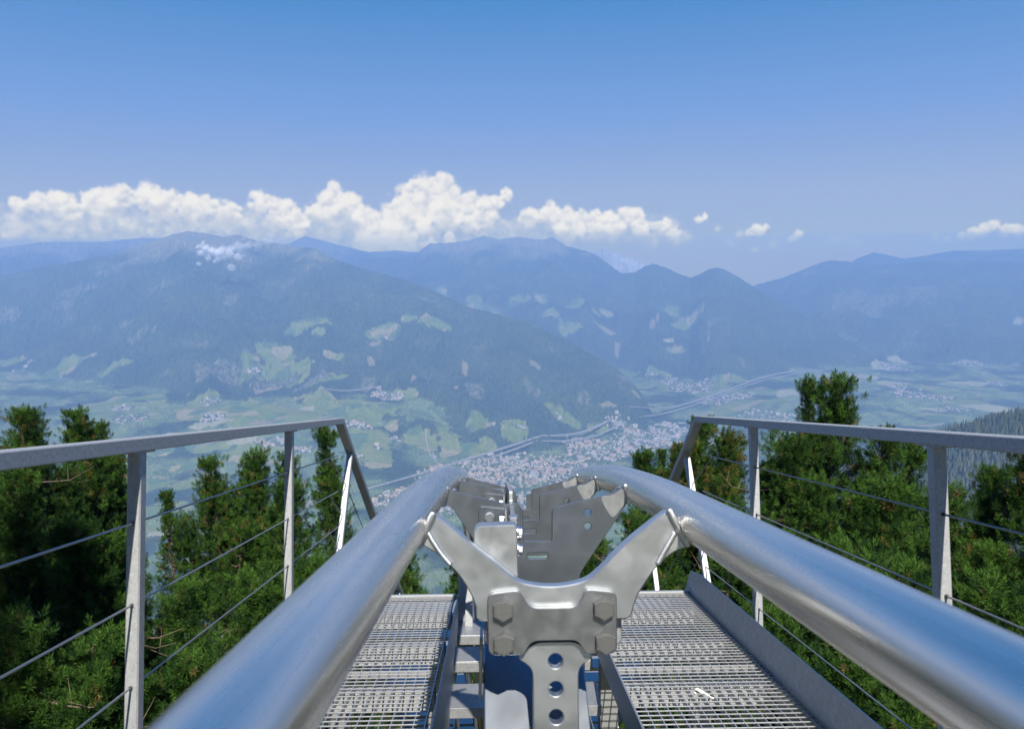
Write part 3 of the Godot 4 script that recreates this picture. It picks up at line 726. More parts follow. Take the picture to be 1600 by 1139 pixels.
func build_land() -> void:
	rings = ring_list()
	var nr := rings.size()
	var nb := LAND_BEARINGS
	bearings.resize(nb)
	for c in nb:
		bearings[c] = lerpf(-LAND_EDGE, LAND_EDGE, float(c) / (nb - 1))
	land_h.resize(nb * nr)
	land_who.resize(nb * nr)
	land_use.resize(nb * nr)
	for c in nb:
		var tables := bearing_tables(bearings[c])
		for i in nr:
			land_h[c * nr + i] = ground_height(bearings[c], rings[i], tables)
			land_who[c * nr + i] = who
	stamp(MEADOWS, 1, 0.55)
	stamp(PALE_FIELDS, 2, 0.3)
	stamp(BARE_EARTH.map(func(p): return [p[0], p[1], p[2] * 0.7, p[3] * 0.7]), 3, 0.4)
	stamp(ROCK_FACES, 4, 0.9)
	stamp(WOODS, 5, 0.6)
	for s in SETTLEMENTS:
		stamp([[s[0], s[1], s[2] * 0.8, s[3] * 0.8]], 6, 0.7)
	var points := PackedVector3Array()
	var colors := PackedColorArray()
	points.resize(nb * nr)
	colors.resize(nb * nr)
	var rng := RandomNumberGenerator.new()
	rng.seed = 4
	for c in nb:
		var s := sin(deg_to_rad(bearings[c]))
		var k := -cos(deg_to_rad(bearings[c]))
		for i in nr:
			var n := c * nr + i
			var r := rings[i]
			var x := r * s
			var z := r * k
			var y := land_h[n]
			var col: Color
			if r < 1200.0:
				col = Color(0.045, 0.042, 0.026).lerp(Color(0.05, 0.07, 0.025), rng.randf())
			else:
				col = land_color(land_use[n], land_who[n], x, z, y, 0.0)
				if land_use[n] == 0 or land_use[n] == 4 or land_use[n] == 5:
					var canopy := 7.0 if r > 1400.0 else 0.0
					y += rng.randf() * canopy * (1.0 if r < 15000.0 else 2.0)
					col = col * rng.randf_range(0.62, 1.35)
			points[n] = Vector3(x, y, z)
			colors[n] = col
	var called := {7: ["ground", "hillside under the platform falling to the valley floor"], 0: ["mountain", "broad wooded mountain with farm clearings across the valley"], 1: ["mountain", "long hazy mountain ridge ending in a pointed wooded hill"], 2: ["mountain", "pale blue mountain beyond the valley mouth"], 3: ["mountain", "faint blue ridge under the cloud bank behind the broad mountain"], 4: ["mountain", "pale rocky peak behind the long ridge"], 5: ["mountain", "faintest far ridge in the haze"], 6: ["hill", "dark wooded spur near the platform"]}
	var m := StandardMaterial3D.new()
	m.resource_name = "land"
	m.vertex_color_use_as_albedo = true
	m.roughness = 0.95
	m.metallic_specular = 0.1
	for g in [7, 0, 1, 2, 3, 4, 5, 6]:
		var ix := PackedInt32Array()
		var old := PackedInt32Array()
		var renumber := PackedInt32Array()
		renumber.resize(nb * nr)
		renumber.fill(-1)
		for c in nb - 1:
			for i in nr - 1:
				var a := c * nr + i
				if land_who[a] != g:
					continue
				for q in [a, a + nr, a + nr + 1, a, a + nr + 1, a + 1]:
					if renumber[q] < 0:
						renumber[q] = old.size()
						old.append(q)
					ix.append(renumber[q])
		if old.is_empty():
			continue
		var v := PackedVector3Array()
		var col := PackedColorArray()
		v.resize(old.size())
		col.resize(old.size())
		for i in old.size():
			v[i] = points[old[i]]
			col[i] = colors[old[i]]
		var arrays := []
		arrays.resize(Mesh.ARRAY_MAX)
		arrays[Mesh.ARRAY_VERTEX] = v
		arrays[Mesh.ARRAY_COLOR] = col
		arrays[Mesh.ARRAY_INDEX] = ix
		var mesh := ArrayMesh.new()
		mesh.add_surface_from_arrays(Mesh.PRIMITIVE_TRIANGLES, arrays)
		structure(called[g][0], called[g][1], mesh, m)
	# the ground to the sides and behind, as far as the horizon
	var st := begin()
	var around := PackedFloat32Array([3.0, 8.0, 20.0, 60.0, 200.0, 700.0, 2000.0, 4500.0, 9000.0, 18900.0])
	var cols := 36
	var pt := func(c: int, i: int) -> Vector3:
		var az := lerpf(LAND_EDGE, 360.0 - LAND_EDGE, float(c) / cols)
		var r: float = around[i]
		var fold := az if az <= 180.0 else az - 360.0
		var e := signf(fold) * LAND_EDGE
		var near_side := ground_height(e, r, bearing_tables(e))
		var y := lerpf(near_side, -4.6 + minf(r * 0.2, 300.0), smoothstep(LAND_EDGE, 110.0, absf(fold)))
		return at_bearing(az, r, y)
	for c in cols:
		for i in around.size() - 1:
			quad(st, pt.call(c, i), pt.call(c + 1, i), pt.call(c + 1, i + 1), pt.call(c, i + 1), Vector3.UP)
	for c in cols:
		tri(st, pt.call(c, 0), pt.call(c + 1, 0), Vector3(0, -4.6, 0), Vector3.UP)
	tri(st, pt.call(0, 0), pt.call(cols, 0), Vector3(0, -4.6, 0), Vector3.UP)
	var soil := StandardMaterial3D.new()
	soil.albedo_color = Color(0.045, 0.055, 0.026).linear_to_srgb()
	soil.roughness = 0.95
	structure("ground", "hillside behind and beside the platform", done(st), soil)


func ground_at(az: float, r: float) -> float:
	return ground_height(az, r, bearing_tables(az))


# ---------------------------------------------------------------- roads
func ribbon(line: Array, half: float, lift: float) -> ArrayMesh:
	var st := begin()
	var pts := PackedVector3Array()
	for i in line.size() - 1:
		for k in 8:
			var t := k / 8.0
			var p0: Vector2 = line[maxi(i - 1, 0)]
			var p3: Vector2 = line[mini(i + 2, line.size() - 1)]
			var a: Vector2 = line[i].cubic_interpolate(line[i + 1], p0, p3, t)
			pts.append(at_bearing(a.x, a.y, ground_at(a.x, a.y) + lift))
	for pass_ in 30:
		for i in range(1, pts.size() - 1):
			pts[i] = Vector3((pts[i - 1].x + pts[i + 1].x) * 0.5, maxf(pts[i].y, (pts[i - 1].y + pts[i + 1].y) * 0.5), (pts[i - 1].z + pts[i + 1].z) * 0.5)
	for i in pts.size() - 1:
		var s0 := (pts[mini(i + 1, pts.size() - 1)] - pts[maxi(i - 1, 0)]).cross(Vector3.UP).normalized() * half
		var s1 := (pts[mini(i + 2, pts.size() - 1)] - pts[i]).cross(Vector3.UP).normalized() * half
		quad(st, pts[i] - s0, pts[i] + s0, pts[i + 1] + s1, pts[i + 1] - s1, Vector3.UP)
		for sd in [-1.0, 1.0]:
			quad(st, pts[i] + s0 * sd, pts[i + 1] + s1 * sd, pts[i + 1] + s1 * sd - Vector3(0, 9, 0), pts[i] + s0 * sd - Vector3(0, 9, 0), s0 * sd)
	return done(st)


func build_roads() -> void:
	var m := StandardMaterial3D.new()
	m.albedo_color = Color(0.23, 0.228, 0.22).linear_to_srgb()
	m.roughness = 0.9
	var line := []
	for p in VALLEY_ROAD:
		if p.x > -11.5 and p.x < 25.0:
			line.append(p)
	structure("road", "motorway winding along the valley floor past the town", ribbon(line, 13.0, 6.0), m)
	var rail := []
	for p in line:
		if p.x > -2.0:
			rail.append(p + Vector2(0.0, -150.0))
	structure("road", "second road beside the motorway", ribbon(rail, 7.0, 5.0), m)
	for l in [[Vector2(-4.5, 5330), Vector2(-4.9, 5480), Vector2(-5.4, 5560), Vector2(-5.6, 5750), Vector2(-5.5, 5900)], [Vector2(-14.4, 6420), Vector2(-13.0, 6500), Vector2(-11.6, 6600), Vector2(-9.6, 6650), Vector2(-8.4, 6600)], [Vector2(-22.0, 5750), Vector2(-19.0, 5820), Vector2(-16.0, 5800), Vector2(-14.0, 5900)], [Vector2(10.0, 7600), Vector2(11.4, 7500), Vector2(12.6, 7420), Vector2(13.6, 7200)]]:
		structure("road", "narrow country road between the fields", ribbon(l, 4.5, 4.0), m)


# ---------------------------------------------------------------- towns
func house_mesh(wide: float, deep: float, high: float, roof: float) -> ArrayMesh:
	# walls, then a gable roof with eaves
	var st := begin()
	var a := wide * 0.5
	var b := deep * 0.5
	for q in [[Vector3(-a, 0, b), Vector3(a, 0, b), Vector3(0, 0, 1)], [Vector3(a, 0, -b), Vector3(-a, 0, -b), Vector3(0, 0, -1)], [Vector3(a, 0, b), Vector3(a, 0, -b), Vector3(1, 0, 0)], [Vector3(-a, 0, -b), Vector3(-a, 0, b), Vector3(-1, 0, 0)]]:
		quad(st, q[0] - Vector3(0, 6, 0), q[1] - Vector3(0, 6, 0), q[1] + Vector3(0, high, 0), q[0] + Vector3(0, high, 0), q[2])
	for s in [-1.0, 1.0]:
		tri(st, Vector3(s * a, high, -b), Vector3(s * a, high, b), Vector3(s * a, high + roof, 0), Vector3(s, 0, 0))
	st.generate_normals()
	var mesh := st.commit()
	st = begin()
	var ea := a + 0.8
	var eb := b + 0.8
	for s in [-1.0, 1.0]:
		quad(st, Vector3(-ea, high - 0.4, s * eb), Vector3(ea, high - 0.4, s * eb), Vector3(ea, high + roof + 0.15, 0), Vector3(-ea, high + roof + 0.15, 0), Vector3(0, 1, s))
	st.generate_normals()
	st.commit(mesh)
	return mesh


func build_towns() -> void:
	var rng := RandomNumberGenerator.new()
	rng.seed = 12
	var wall_colors := [Color(0.48, 0.465, 0.44), Color(0.46, 0.40, 0.30), Color(0.38, 0.37, 0.36), Color(0.47, 0.42, 0.37)]
	var wall_words := ["white", "yellow", "grey", "cream"]
	var roof_colors := [Color(0.28, 0.19, 0.135), Color(0.19, 0.155, 0.13), Color(0.29, 0.285, 0.28), Color(0.36, 0.265, 0.18)]
	var roof_words := ["red tiled", "brown", "grey", "orange tiled"]
	var matte := func(c: Color) -> StandardMaterial3D:
		var m := StandardMaterial3D.new()
		m.albedo_color = c.linear_to_srgb()
		m.roughness = 0.85
		return m
	var wm := []
	var rm := []
	for c in wall_colors:
		wm.append(matte.call(c))
	for c in roof_colors:
		rm.append(matte.call(c))
	var shapes := [house_mesh(14, 11, 8, 4), house_mesh(18, 12, 11, 4.5), house_mesh(11, 10, 7, 3.5), house_mesh(28, 14, 12, 4), house_mesh(46, 24, 8, 1.5)]
	var spots := ["behind the left tube", "left of the fin", "right of the fin", "behind the right tube"]
	var depths := ["near edge of town", "near streets", "middle of town", "far side of town"]
	var singles := 0
	var rest: Array[Transform3D] = []
	var tints := PackedColorArray()
	var sizes := [[14, 8, 11], [18, 11, 12], [11, 7, 10], [28, 12, 14], [46, 7, 24]]
	for s in SETTLEMENTS:
		var n: int = int(s[4] * 0.72)
		for k in n:
			var a := rng.randf() * TAU
			var q := sqrt(rng.randf())
			var r: float = s[1] + sin(a) * q * s[3]
			var az: float = s[0] + rad_to_deg(cos(a) * q * s[2] / s[1])
			var shape := rng.randi_range(0, 3)
			if rng.randf() < (0.55 if s[5] == "works" else 0.08):
				shape = 4
			if shape == 3 and rng.randf() < 0.5:
				shape = 0
			var wi := 0 if rng.randf() < 0.62 else rng.randi_range(1, 3)
			var ri: int = [0, 0, 1, 2, 3, 3][rng.randi_range(0, 5)]
			if shape == 4:
				ri = 2
			var size := rng.randf_range(0.85, 1.25)
			var y := ground_at(az, r)
			var t := Transform3D(Basis(Vector3.UP, rng.randf() * PI).scaled(Vector3.ONE * size), at_bearing(az, r, y))
			var own: bool = singles < 290 and s[5] in ["town", "works"] and (r < 5000.0 or shape >= 3) and az > -7.0 and az < 9.0 and rng.randf() < 0.42
			if own:
				singles += 1
				var o := MeshInstance3D.new()
				o.name = numbered("house" if shape < 4 else "workshop_hall")
				o.mesh = shapes[shape]
				o.set_surface_override_material(0, wm[wi])
				o.set_surface_override_material(1, rm[ri])
				o.transform = t
				add_child(o, true)
				tag(o, "%s %s, %s roof, %s" % [wall_words[wi], ["house", "tall house", "small house", "long apartment house", "flat workshop hall"][shape], roof_words[ri], depths[clampi(int((r - 4350.0) / 260.0), 0, 3)] + " " + spots[clampi(int((az + 6.0) / 3.2), 0, 3)]], "house" if shape < 4 else "hall", "houses of the valley town")
			else:
				var dims: Array = sizes[shape]
				rest.append(t.scaled_local(Vector3(dims[0] / 14.0, dims[1] / 8.0, dims[2] / 11.0)))
				tints.append(roof_colors[ri] * rng.randf_range(0.85, 1.15))
	var roof := StandardMaterial3D.new()
	roof.vertex_color_use_as_albedo = true
	roof.roughness = 0.85
	var mesh := house_mesh(14, 11, 8, 4)
	mesh.surface_set_material(0, wm[0])
	mesh.surface_set_material(1, roof)
	var mm := MultiMesh.new()
	mm.transform_format = MultiMesh.TRANSFORM_3D
	mm.use_colors = true
	mm.mesh = mesh
	mm.instance_count = rest.size()
	for i in rest.size():
		mm.set_instance_transform(i, rest[i])
		mm.set_instance_color(i, tints[i])
	var o := MultiMeshInstance3D.new()
	o.name = "town_houses"
	o.multimesh = mm
	add_child(o, true)
	o.set_meta("kind", "stuff")
	o.set_meta("label", "distant pale houses under red, brown and grey roofs scattered over the valley")


func build_town_trees() -> void:
	var sp := SphereMesh.new()
	sp.radius = 0.5
	sp.height = 1.1
	sp.radial_segments = 6
	sp.rings = 3
	var m := StandardMaterial3D.new()
	m.albedo_color = Color(0.045, 0.075, 0.03).linear_to_srgb()
	m.roughness = 0.9
	sp.material = m
	var rng := RandomNumberGenerator.new()
	rng.seed = 40
	var at: Array[Transform3D] = []
	for s in SETTLEMENTS:
		for k in int(s[4] * 1.6):
			var a := rng.randf() * TAU
			var q := sqrt(rng.randf()) * 1.15
			var r: float = s[1] + sin(a) * q * s[3]
			var az: float = s[0] + rad_to_deg(cos(a) * q * s[2] / s[1])
			var size := rng.randf_range(7.0, 15.0)
			at.append(Transform3D(Basis().scaled(Vector3(size, size * rng.randf_range(0.8, 1.5), size)), at_bearing(az, r, ground_at(az, r) + size * 0.3)))
	var mm := MultiMesh.new()
	mm.transform_format = MultiMesh.TRANSFORM_3D
	mm.mesh = sp
	mm.instance_count = at.size()
	for i in at.size():
		mm.set_instance_transform(i, at[i])
	var o := MultiMeshInstance3D.new()
	o.name = "garden_trees"
	o.multimesh = mm
	add_child(o, true)
	o.set_meta("kind", "stuff")
	o.set_meta("label", "dark green trees between the distant houses")


# ---------------------------------------------------------------- far wood on the spur, right of the platform
func build_far_wood() -> void:
	var st := begin()
	for tier in 4:
		var y0 := 0.12 + tier * 0.22
		var y1 := y0 + 0.36 - tier * 0.03
		var r := 0.17 - tier * 0.037
		for k in 7:
			var a := TAU * k / 7
			var b := TAU * (k + 1) / 7
			var wob := 1.0 + 0.25 * sin(k * 2.4 + tier)
			tri(st, Vector3(cos(a) * r * wob, y0, sin(a) * r * wob), Vector3(cos(b) * r, y0 + 0.02, sin(b) * r), Vector3(0, y1, 0), Vector3(cos(a + 0.4), 0.3, sin(a + 0.4)))
	var mesh := done(st)
	var m := StandardMaterial3D.new()
	m.vertex_color_use_as_albedo = true
	m.roughness = 0.9
	mesh.surface_set_material(0, m)
	var rng := RandomNumberGenerator.new()
	rng.seed = 31
	var at := []
	var tint := []
	while at.size() < 15000:
		var az := rng.randf_range(21.0, 42.0)
		var r := rng.randf_range(1250.0, 2750.0)
		var tables := bearing_tables(az)
		var y := ground_height(az, r, tables)
		if who != 6 or r > tables[6].x + 60.0:
			continue
		var h := rng.randf_range(13.0, 25.0)
		at.append(Transform3D(Basis(Vector3.UP, rng.randf() * TAU).scaled(Vector3(h, h, h)), at_bearing(az, r, y)))
		var patch := rough.get_noise_2d(r * sin(deg_to_rad(az)) * 7.0, r * 7.0 * cos(deg_to_rad(az)))
		var c := Color(0.035, 0.055, 0.026).lerp(Color(0.085, 0.100, 0.050), clampf(rng.randf() * 0.8 + patch, 0, 1))
		tint.append(c)
	var mm := MultiMesh.new()
	mm.transform_format = MultiMesh.TRANSFORM_3D
	mm.use_colors = true
	mm.mesh = mesh
	mm.instance_count = at.size()
	for i in at.size():
		mm.set_instance_transform(i, at[i])
		mm.set_instance_color(i, tint[i])
	var o := MultiMeshInstance3D.new()
	o.name = "forest"
	o.multimesh = mm
	add_child(o, true)
	o.set_meta("kind", "stuff")
	o.set_meta("label", "grey green conifer forest covering the near spur")


# ---------------------------------------------------------------- materials
func blotch(seed_: int, freq: float, colors: Array, kind := FastNoiseLite.TYPE_SIMPLEX_SMOOTH, octaves := 4, size := 512) -> NoiseTexture2D:
	var n := FastNoiseLite.new()
	n.seed = seed_
	n.noise_type = kind
	n.frequency = freq
	n.fractal_octaves = octaves
	if kind == FastNoiseLite.TYPE_CELLULAR:
		n.cellular_return_type = FastNoiseLite.RETURN_CELL_VALUE
		n.fractal_type = FastNoiseLite.FRACTAL_NONE
	var t := NoiseTexture2D.new()
	t.noise = n
	t.width = size
	t.height = size
	t.seamless = true
	var g := Gradient.new()
	g.offsets = PackedFloat32Array()
	var offs := PackedFloat32Array()
	var cols := PackedColorArray()
	for i in colors.size():
		offs.append(float(i) / (colors.size() - 1))
		cols.append(colors[i] if colors[i] is Color else Color(colors[i], colors[i], colors[i]))
	g.offsets = offs
	g.colors = cols
	t.color_ramp = g
	return t


func streaks(seed_: int, w: int, h: int, lo: float, hi: float, grain: int) -> ImageTexture:
	# grey streaks drawn out along u
	var n := FastNoiseLite.new()
	n.seed = seed_
	n.frequency = 1.0
	n.fractal_octaves = 2
	var im := Image.create(w, h, false, Image.FORMAT_RGB8)
	for y in h:
		for x in w:
			# drawn round a circle in v so that the seam closes
			var a := TAU * y / h
			var q := lerpf(lo, hi, clampf(0.5 + 0.8 * n.get_noise_3d(cos(a) * 3.2, sin(a) * 3.2, float(x) / grain), 0, 1))
			im.set_pixel(x, y, Color(q, q, q))
	return ImageTexture.create_from_image(im)


func metal(called: String, c: Color, rough_: float, metallic: float, tex: Texture2D = null, rough_tex: Texture2D = null, scale := 3.0) -> StandardMaterial3D:
	var m := StandardMaterial3D.new()
	m.resource_name = called
	m.albedo_color = c.linear_to_srgb()
	m.albedo_texture = tex
	m.roughness = rough_
	m.roughness_texture = rough_tex
	m.metallic = metallic
	m.uv1_triplanar = true
	m.uv1_scale = Vector3.ONE * scale
	return m


func materials() -> void:
	var spangle := blotch(2, 0.045, [0.88, 0.96, 0.92, 1.0], FastNoiseLite.TYPE_CELLULAR)
	var cloudy := blotch(6, 0.006, [0.92, 0.96, 1.0, 0.94, 0.98], FastNoiseLite.TYPE_SIMPLEX_SMOOTH, 3)
	var wear := blotch(9, 0.005, [0.68, 0.92, 0.78, 1.0, 0.86], FastNoiseLite.TYPE_SIMPLEX_SMOOTH, 4)
	M.galv = metal("galvanised", Color(0.42, 0.44, 0.47), 0.62, 0.62, spangle, cloudy, 6.0)
	M.galv_plate = metal("galvanised plate", Color(0.36, 0.38, 0.41), 0.55, 0.75, spangle, cloudy, 4.0)
	M.toe = metal("toe plate", Color(0.50, 0.52, 0.545), 0.6, 0.55, spangle, cloudy, 3.0)
	M.grate = metal("grating steel", Color(0.44, 0.455, 0.475), 0.40, 0.7, spangle, cloudy, 12.0)
	M.plate = metal("cut plate", Color(0.56, 0.59, 0.63), 0.42, 0.95, cloudy, wear, 2.2)
	M.dark_plate = metal("rolled plate", Color(0.23, 0.26, 0.30), 0.36, 0.95, cloudy, cloudy, 2.0)
	M.clamp = metal("weathered clamp", Color(0.27, 0.285, 0.305), 0.46, 0.92, cloudy, wear, 3.0)
	M.strut = metal("smooth strut", Color(0.23, 0.26, 0.31), 0.36, 0.85, cloudy, wear, 1.5)
	M.tread = metal("shaded tread", Color(0.07, 0.07, 0.07), 0.8, 0.2, cloudy)  # near-black colour paints in the shade of the gap
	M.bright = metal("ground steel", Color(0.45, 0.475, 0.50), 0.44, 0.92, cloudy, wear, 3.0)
	M.bolt = metal("bolt steel", Color(0.17, 0.175, 0.18), 0.5, 0.8, cloudy, null, 30.0)
	M.zinc = metal("zinc bolt", Color(0.70, 0.71, 0.73), 0.3, 1.0)
	M.cable = metal("cable", Color(0.26, 0.27, 0.285), 0.45, 0.85)
	M.dark = metal("dark steel", Color(0.06, 0.06, 0.065), 0.6, 0.5)
	M.chalk = metal("dried white splash", Color(0.72, 0.71, 0.67), 0.9, 0.0)
	M.ground = metal("freshly ground steel", Color(0.80, 0.80, 0.79), 0.36, 0.85, cloudy, wear, 9.0)
	var tube := StandardMaterial3D.new()
	tube.resource_name = "polished tube"
	tube.metallic = 1.0
	tube.albedo_color = Color(0.80, 0.755, 0.715).linear_to_srgb()
	tube.roughness = 0.31
	tube.roughness_texture = streaks(4, 512, 192, 0.80, 1.0, 140)
	tube.uv1_scale = Vector3(0.5, 1, 1)
	tube.albedo_texture = streaks(8, 512, 192, 0.955, 1.0, 90)
	M.tube = tube


# ---------------------------------------------------------------- things on the slope: X right, Y up from the deck's plane, Z downhill, from the lens
func tp(x: float, y: float, z: float) -> Vector3:
	return Vector3(x, y, -z)


func on_track(x: float, y: float, z: float) -> Transform3D:
	return Transform3D(track_basis, track_basis * tp(x, y, z))


const DECK := -1.2
const DECK_END := 4.9
const DECK_BACK := -1.6


func build_walkway(label: String, inner: float, outer: float, beam_depth: float) -> void:
	# origin: deck level at the inner edge, at the lens
	var o := thing("grating_walkway", label, "walkway", on_track(0, DECK, 0))
	var lo := minf(inner, outer) + 0.006
	var hi := maxf(inner, outer) - 0.006
	var s := signf(outer - inner)
	var st := begin()
	var x := lo
	while x < hi:
		block(st, Transform3D(Basis(), tp(x, -0.016, (DECK_END + DECK_BACK) * 0.5)), Vector3(0.0045, 0.028, DECK_END - DECK_BACK - 0.05), 0.0006)
		x += 0.043
	part("bearing_bar_grating", done(st), M.grate, o).set_meta("kind", "stuff")
	st = begin()
	var z := DECK_BACK + 0.03
	while z < DECK_END - 0.05:
		block(st, Transform3D(Basis(), tp((lo + hi) * 0.5, -0.0035, z)), Vector3(hi - lo, 0.005, 0.0052), 0.001)
		z += 0.0415
	part("cross_rod_grating", done(st), M.grate, o).set_meta("kind", "stuff")
	# rim: toe plate outside, nosing at the drop, a deep beam inside
	for e in [1.15, 2.35, 3.55, 4.87]:
		st = begin()
		block(st, Transform3D(Basis(), tp((lo + hi) * 0.5, -0.0175, e - 0.02)), Vector3(hi - lo, 0.033, 0.004), 0.0008)
		part("banding_bar", done(st), M.grate, o)
	st = begin()
	block(st, Transform3D(Basis(), tp((lo + hi) * 0.5, -0.012, DECK_END - 0.012)), Vector3(hi - lo + 0.004, 0.032, 0.038), 0.003)
	part("nosing", done(st), M.galv, o)
	var back := DECK_BACK
	var toe := PackedVector2Array([Vector2(-back, -0.16), Vector2(-back, 0.165), Vector2(-4.83, 0.165), Vector2(-4.70, 0.165), Vector2(-4.83, 0.165)])
	toe = rounded([[-back, -0.15, 0], [-back, 0.165, 0], [-4.62, 0.165, 0], [-4.86, 0.135, 0.02], [-5.02, -0.045, 0.0], [-5.02, -0.15, 0]], 0.0, 3)
	var holes := []
	if s > 0:
		for q in [[-4.80, 0.085], [-4.84, 0.085], [-4.84, 0.02], [-4.88, 0.02]]:
			holes.append(circle(Vector2(q[0], q[1]), 0.0085, 10))
	# plate axes: x runs uphill, y up, its front towards the track
	var face := Basis(Vector3(0, 0, 1), Vector3(0, 1, 0), Vector3(-1, 0, 0))
	part("toe_plate", plate(toe, holes, Transform3D(face, Vector3(outer + (0.0 if s > 0 else 0.006), 0, 0)), 0.006, 0.001), M.toe, o)
	if s > 0:
		st = begin()
		for q in [[0.825, 3.225, 0.030, 0.25], [0.842, 3.185, 0.020, 0.32], [0.798, 3.20, 0.012, 0.1], [0.851, 3.15, 0.014, 0.4], [0.81, 3.24, 0.009, 0.2]]:
			plate(circle(Vector2.ZERO, q[2], 10), [], Transform3D(Basis(Vector3(0.35, 0, 0).rotated(Vector3.UP, q[3]), Vector3(0, 0, -1).rotated(Vector3.UP, q[3]), Vector3(0, 1, 0)), tp(q[0], 0.003, q[1])), 0.003, 0.0005, st)
		part("white_splash", done(st), M.chalk, o)
	var deep := rounded([[-back, -beam_depth, 0], [-back, 0.004, 0], [-4.88, 0.004, 0], [-4.88, -beam_depth, 0]], 0.0)
	part("inner_beam", plate(deep, [], Transform3D(face, Vector3(inner - (0.003 if s > 0 else -0.009), 0, 0)), 0.008, 0.001), M.galv_plate, o)
	for zz in [4.62, 4.02, 3.42, 2.82, 2.2, 1.5, 0.6, -0.4]:
		st = begin()
		bar(st, tp(inner + s * 0.012, -0.085, zz), tp(outer - s * 0.012, -0.085, zz), 0.06, 0.09, Vector3.UP, 0.003)
		part("joist", done(st), M.galv, o)
	for zz in [4.3, 1.9, -0.6]:
		for xx in [inner + s * 0.08, outer - s * 0.08]:
			st = begin()
			var foot := track_basis.inverse() * Vector3(0, -7.0 - zz * 0.5, 0)
			bar(st, tp(xx, -0.13, zz), tp(xx, -0.13, zz) + foot, 0.10, 0.10, Vector3.RIGHT, 0.004)
			part("leg", done(st), M.galv, o)


func build_walkways() -> void:
	build_walkway("steel grating walkway left of the track with deep inner beam", -0.272, -0.98, 0.385)
	build_walkway("steel grating walkway right of the track beside the tall toe plate", 0.52, 1.197, 0.15)


func build_frame() -> void:
	# what lies in the gap between the walkways
	var o := thing("track_support_frame", "steel cross members and stair treads in the gap under the track", "steel frame", on_track(0.12, DECK - 0.4, 4.6))
	var at := func(x: float, y: float, z: float) -> Vector3: return tp(x - 0.12, y - DECK + 0.4, z - 4.6)
	for q in [[-1.36, 4.72, 0.17], [-1.40, 4.36, 0.15], [-1.50, 4.02, 0.20]]:
		var st := begin()
		block(st, Transform3D(Basis(Vector3.RIGHT, 0.25), at.call(0.122, q[0], q[1])), Vector3(0.766, 0.008, q[2]), 0.001)
		block(st, Transform3D(Basis(Vector3.RIGHT, 0.0), at.call(0.122, q[0] - 0.045, q[1] - q[2] * 0.5)), Vector3(0.766, 0.05, 0.006), 0.001)
		part("cross_member", done(st), M.galv_plate, o)
	for k in 9:
		var z := 3.78 - k * 0.33
		var st := begin()
		for r in 5:
			block(st, Transform3D(Basis(), at.call(0.122, -1.78 - k * 0.02, z - 0.11 + r * 0.055)), Vector3(0.75, 0.004, 0.026), 0.0008)
		for c in 18:
			block(st, Transform3D(Basis(), at.call(0.122 - 0.366 + c * 0.043, -1.783 - k * 0.02, z)), Vector3(0.012, 0.004, 0.225), 0.0008)
		block(st, Transform3D(Basis(), at.call(0.122, -1.81 - k * 0.02, z - 0.122)), Vector3(0.75, 0.05, 0.004), 0.0005)
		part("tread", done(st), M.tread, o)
	for s in [[-0.262, 1], [0.505, -1]]:
		var st := begin()
		bar(st, at.call(s[0], -1.9, 4.85), at.call(s[0], -1.9, -1.2), 0.008, 0.24, Vector3.UP, 0.001)
		part("stringer", done(st), M.galv_plate, o)
	for q in [[-0.235, 4.86], [-0.19, 4.80]]:
		var st := begin()
		bar(st, at.call(q[0], -1.02, q[1]), at.call(q[0], -1.62, q[1] - 0.1), 0.045, 0.008, Vector3.BACK, 0.001)
		part("upright", done(st), M.galv_plate, o)
	# stairs that carry on down the steep drop beyond the platform
	var fall := Vector3(0, -sin(DIVE), -cos(DIVE))
	for s in [-0.98, -0.27, 0.52, 1.197]:
		var st := begin()
		var a: Vector3 = at.call(s, -1.32, 4.95)
		bar(st, a, a + fall * 9.0, 0.008, 0.24, Vector3.UP, 0.001)
		part("stair_stringer", done(st), M.galv_plate, o)
	for side in [[-0.97, -0.28], [0.53, 1.19]]:
		for k in 16:
			var st := begin()
			var a: Vector3 = at.call((side[0] + side[1]) * 0.5, -1.32, 5.1) + fall * (0.1 + k * 0.5)
			block(st, Transform3D(Basis(Vector3.RIGHT, SLOPE), a), Vector3(side[1] - side[0] - 0.01, 0.03, 0.24), 0.002)
			part("stair_tread", done(st), M.grate, o)


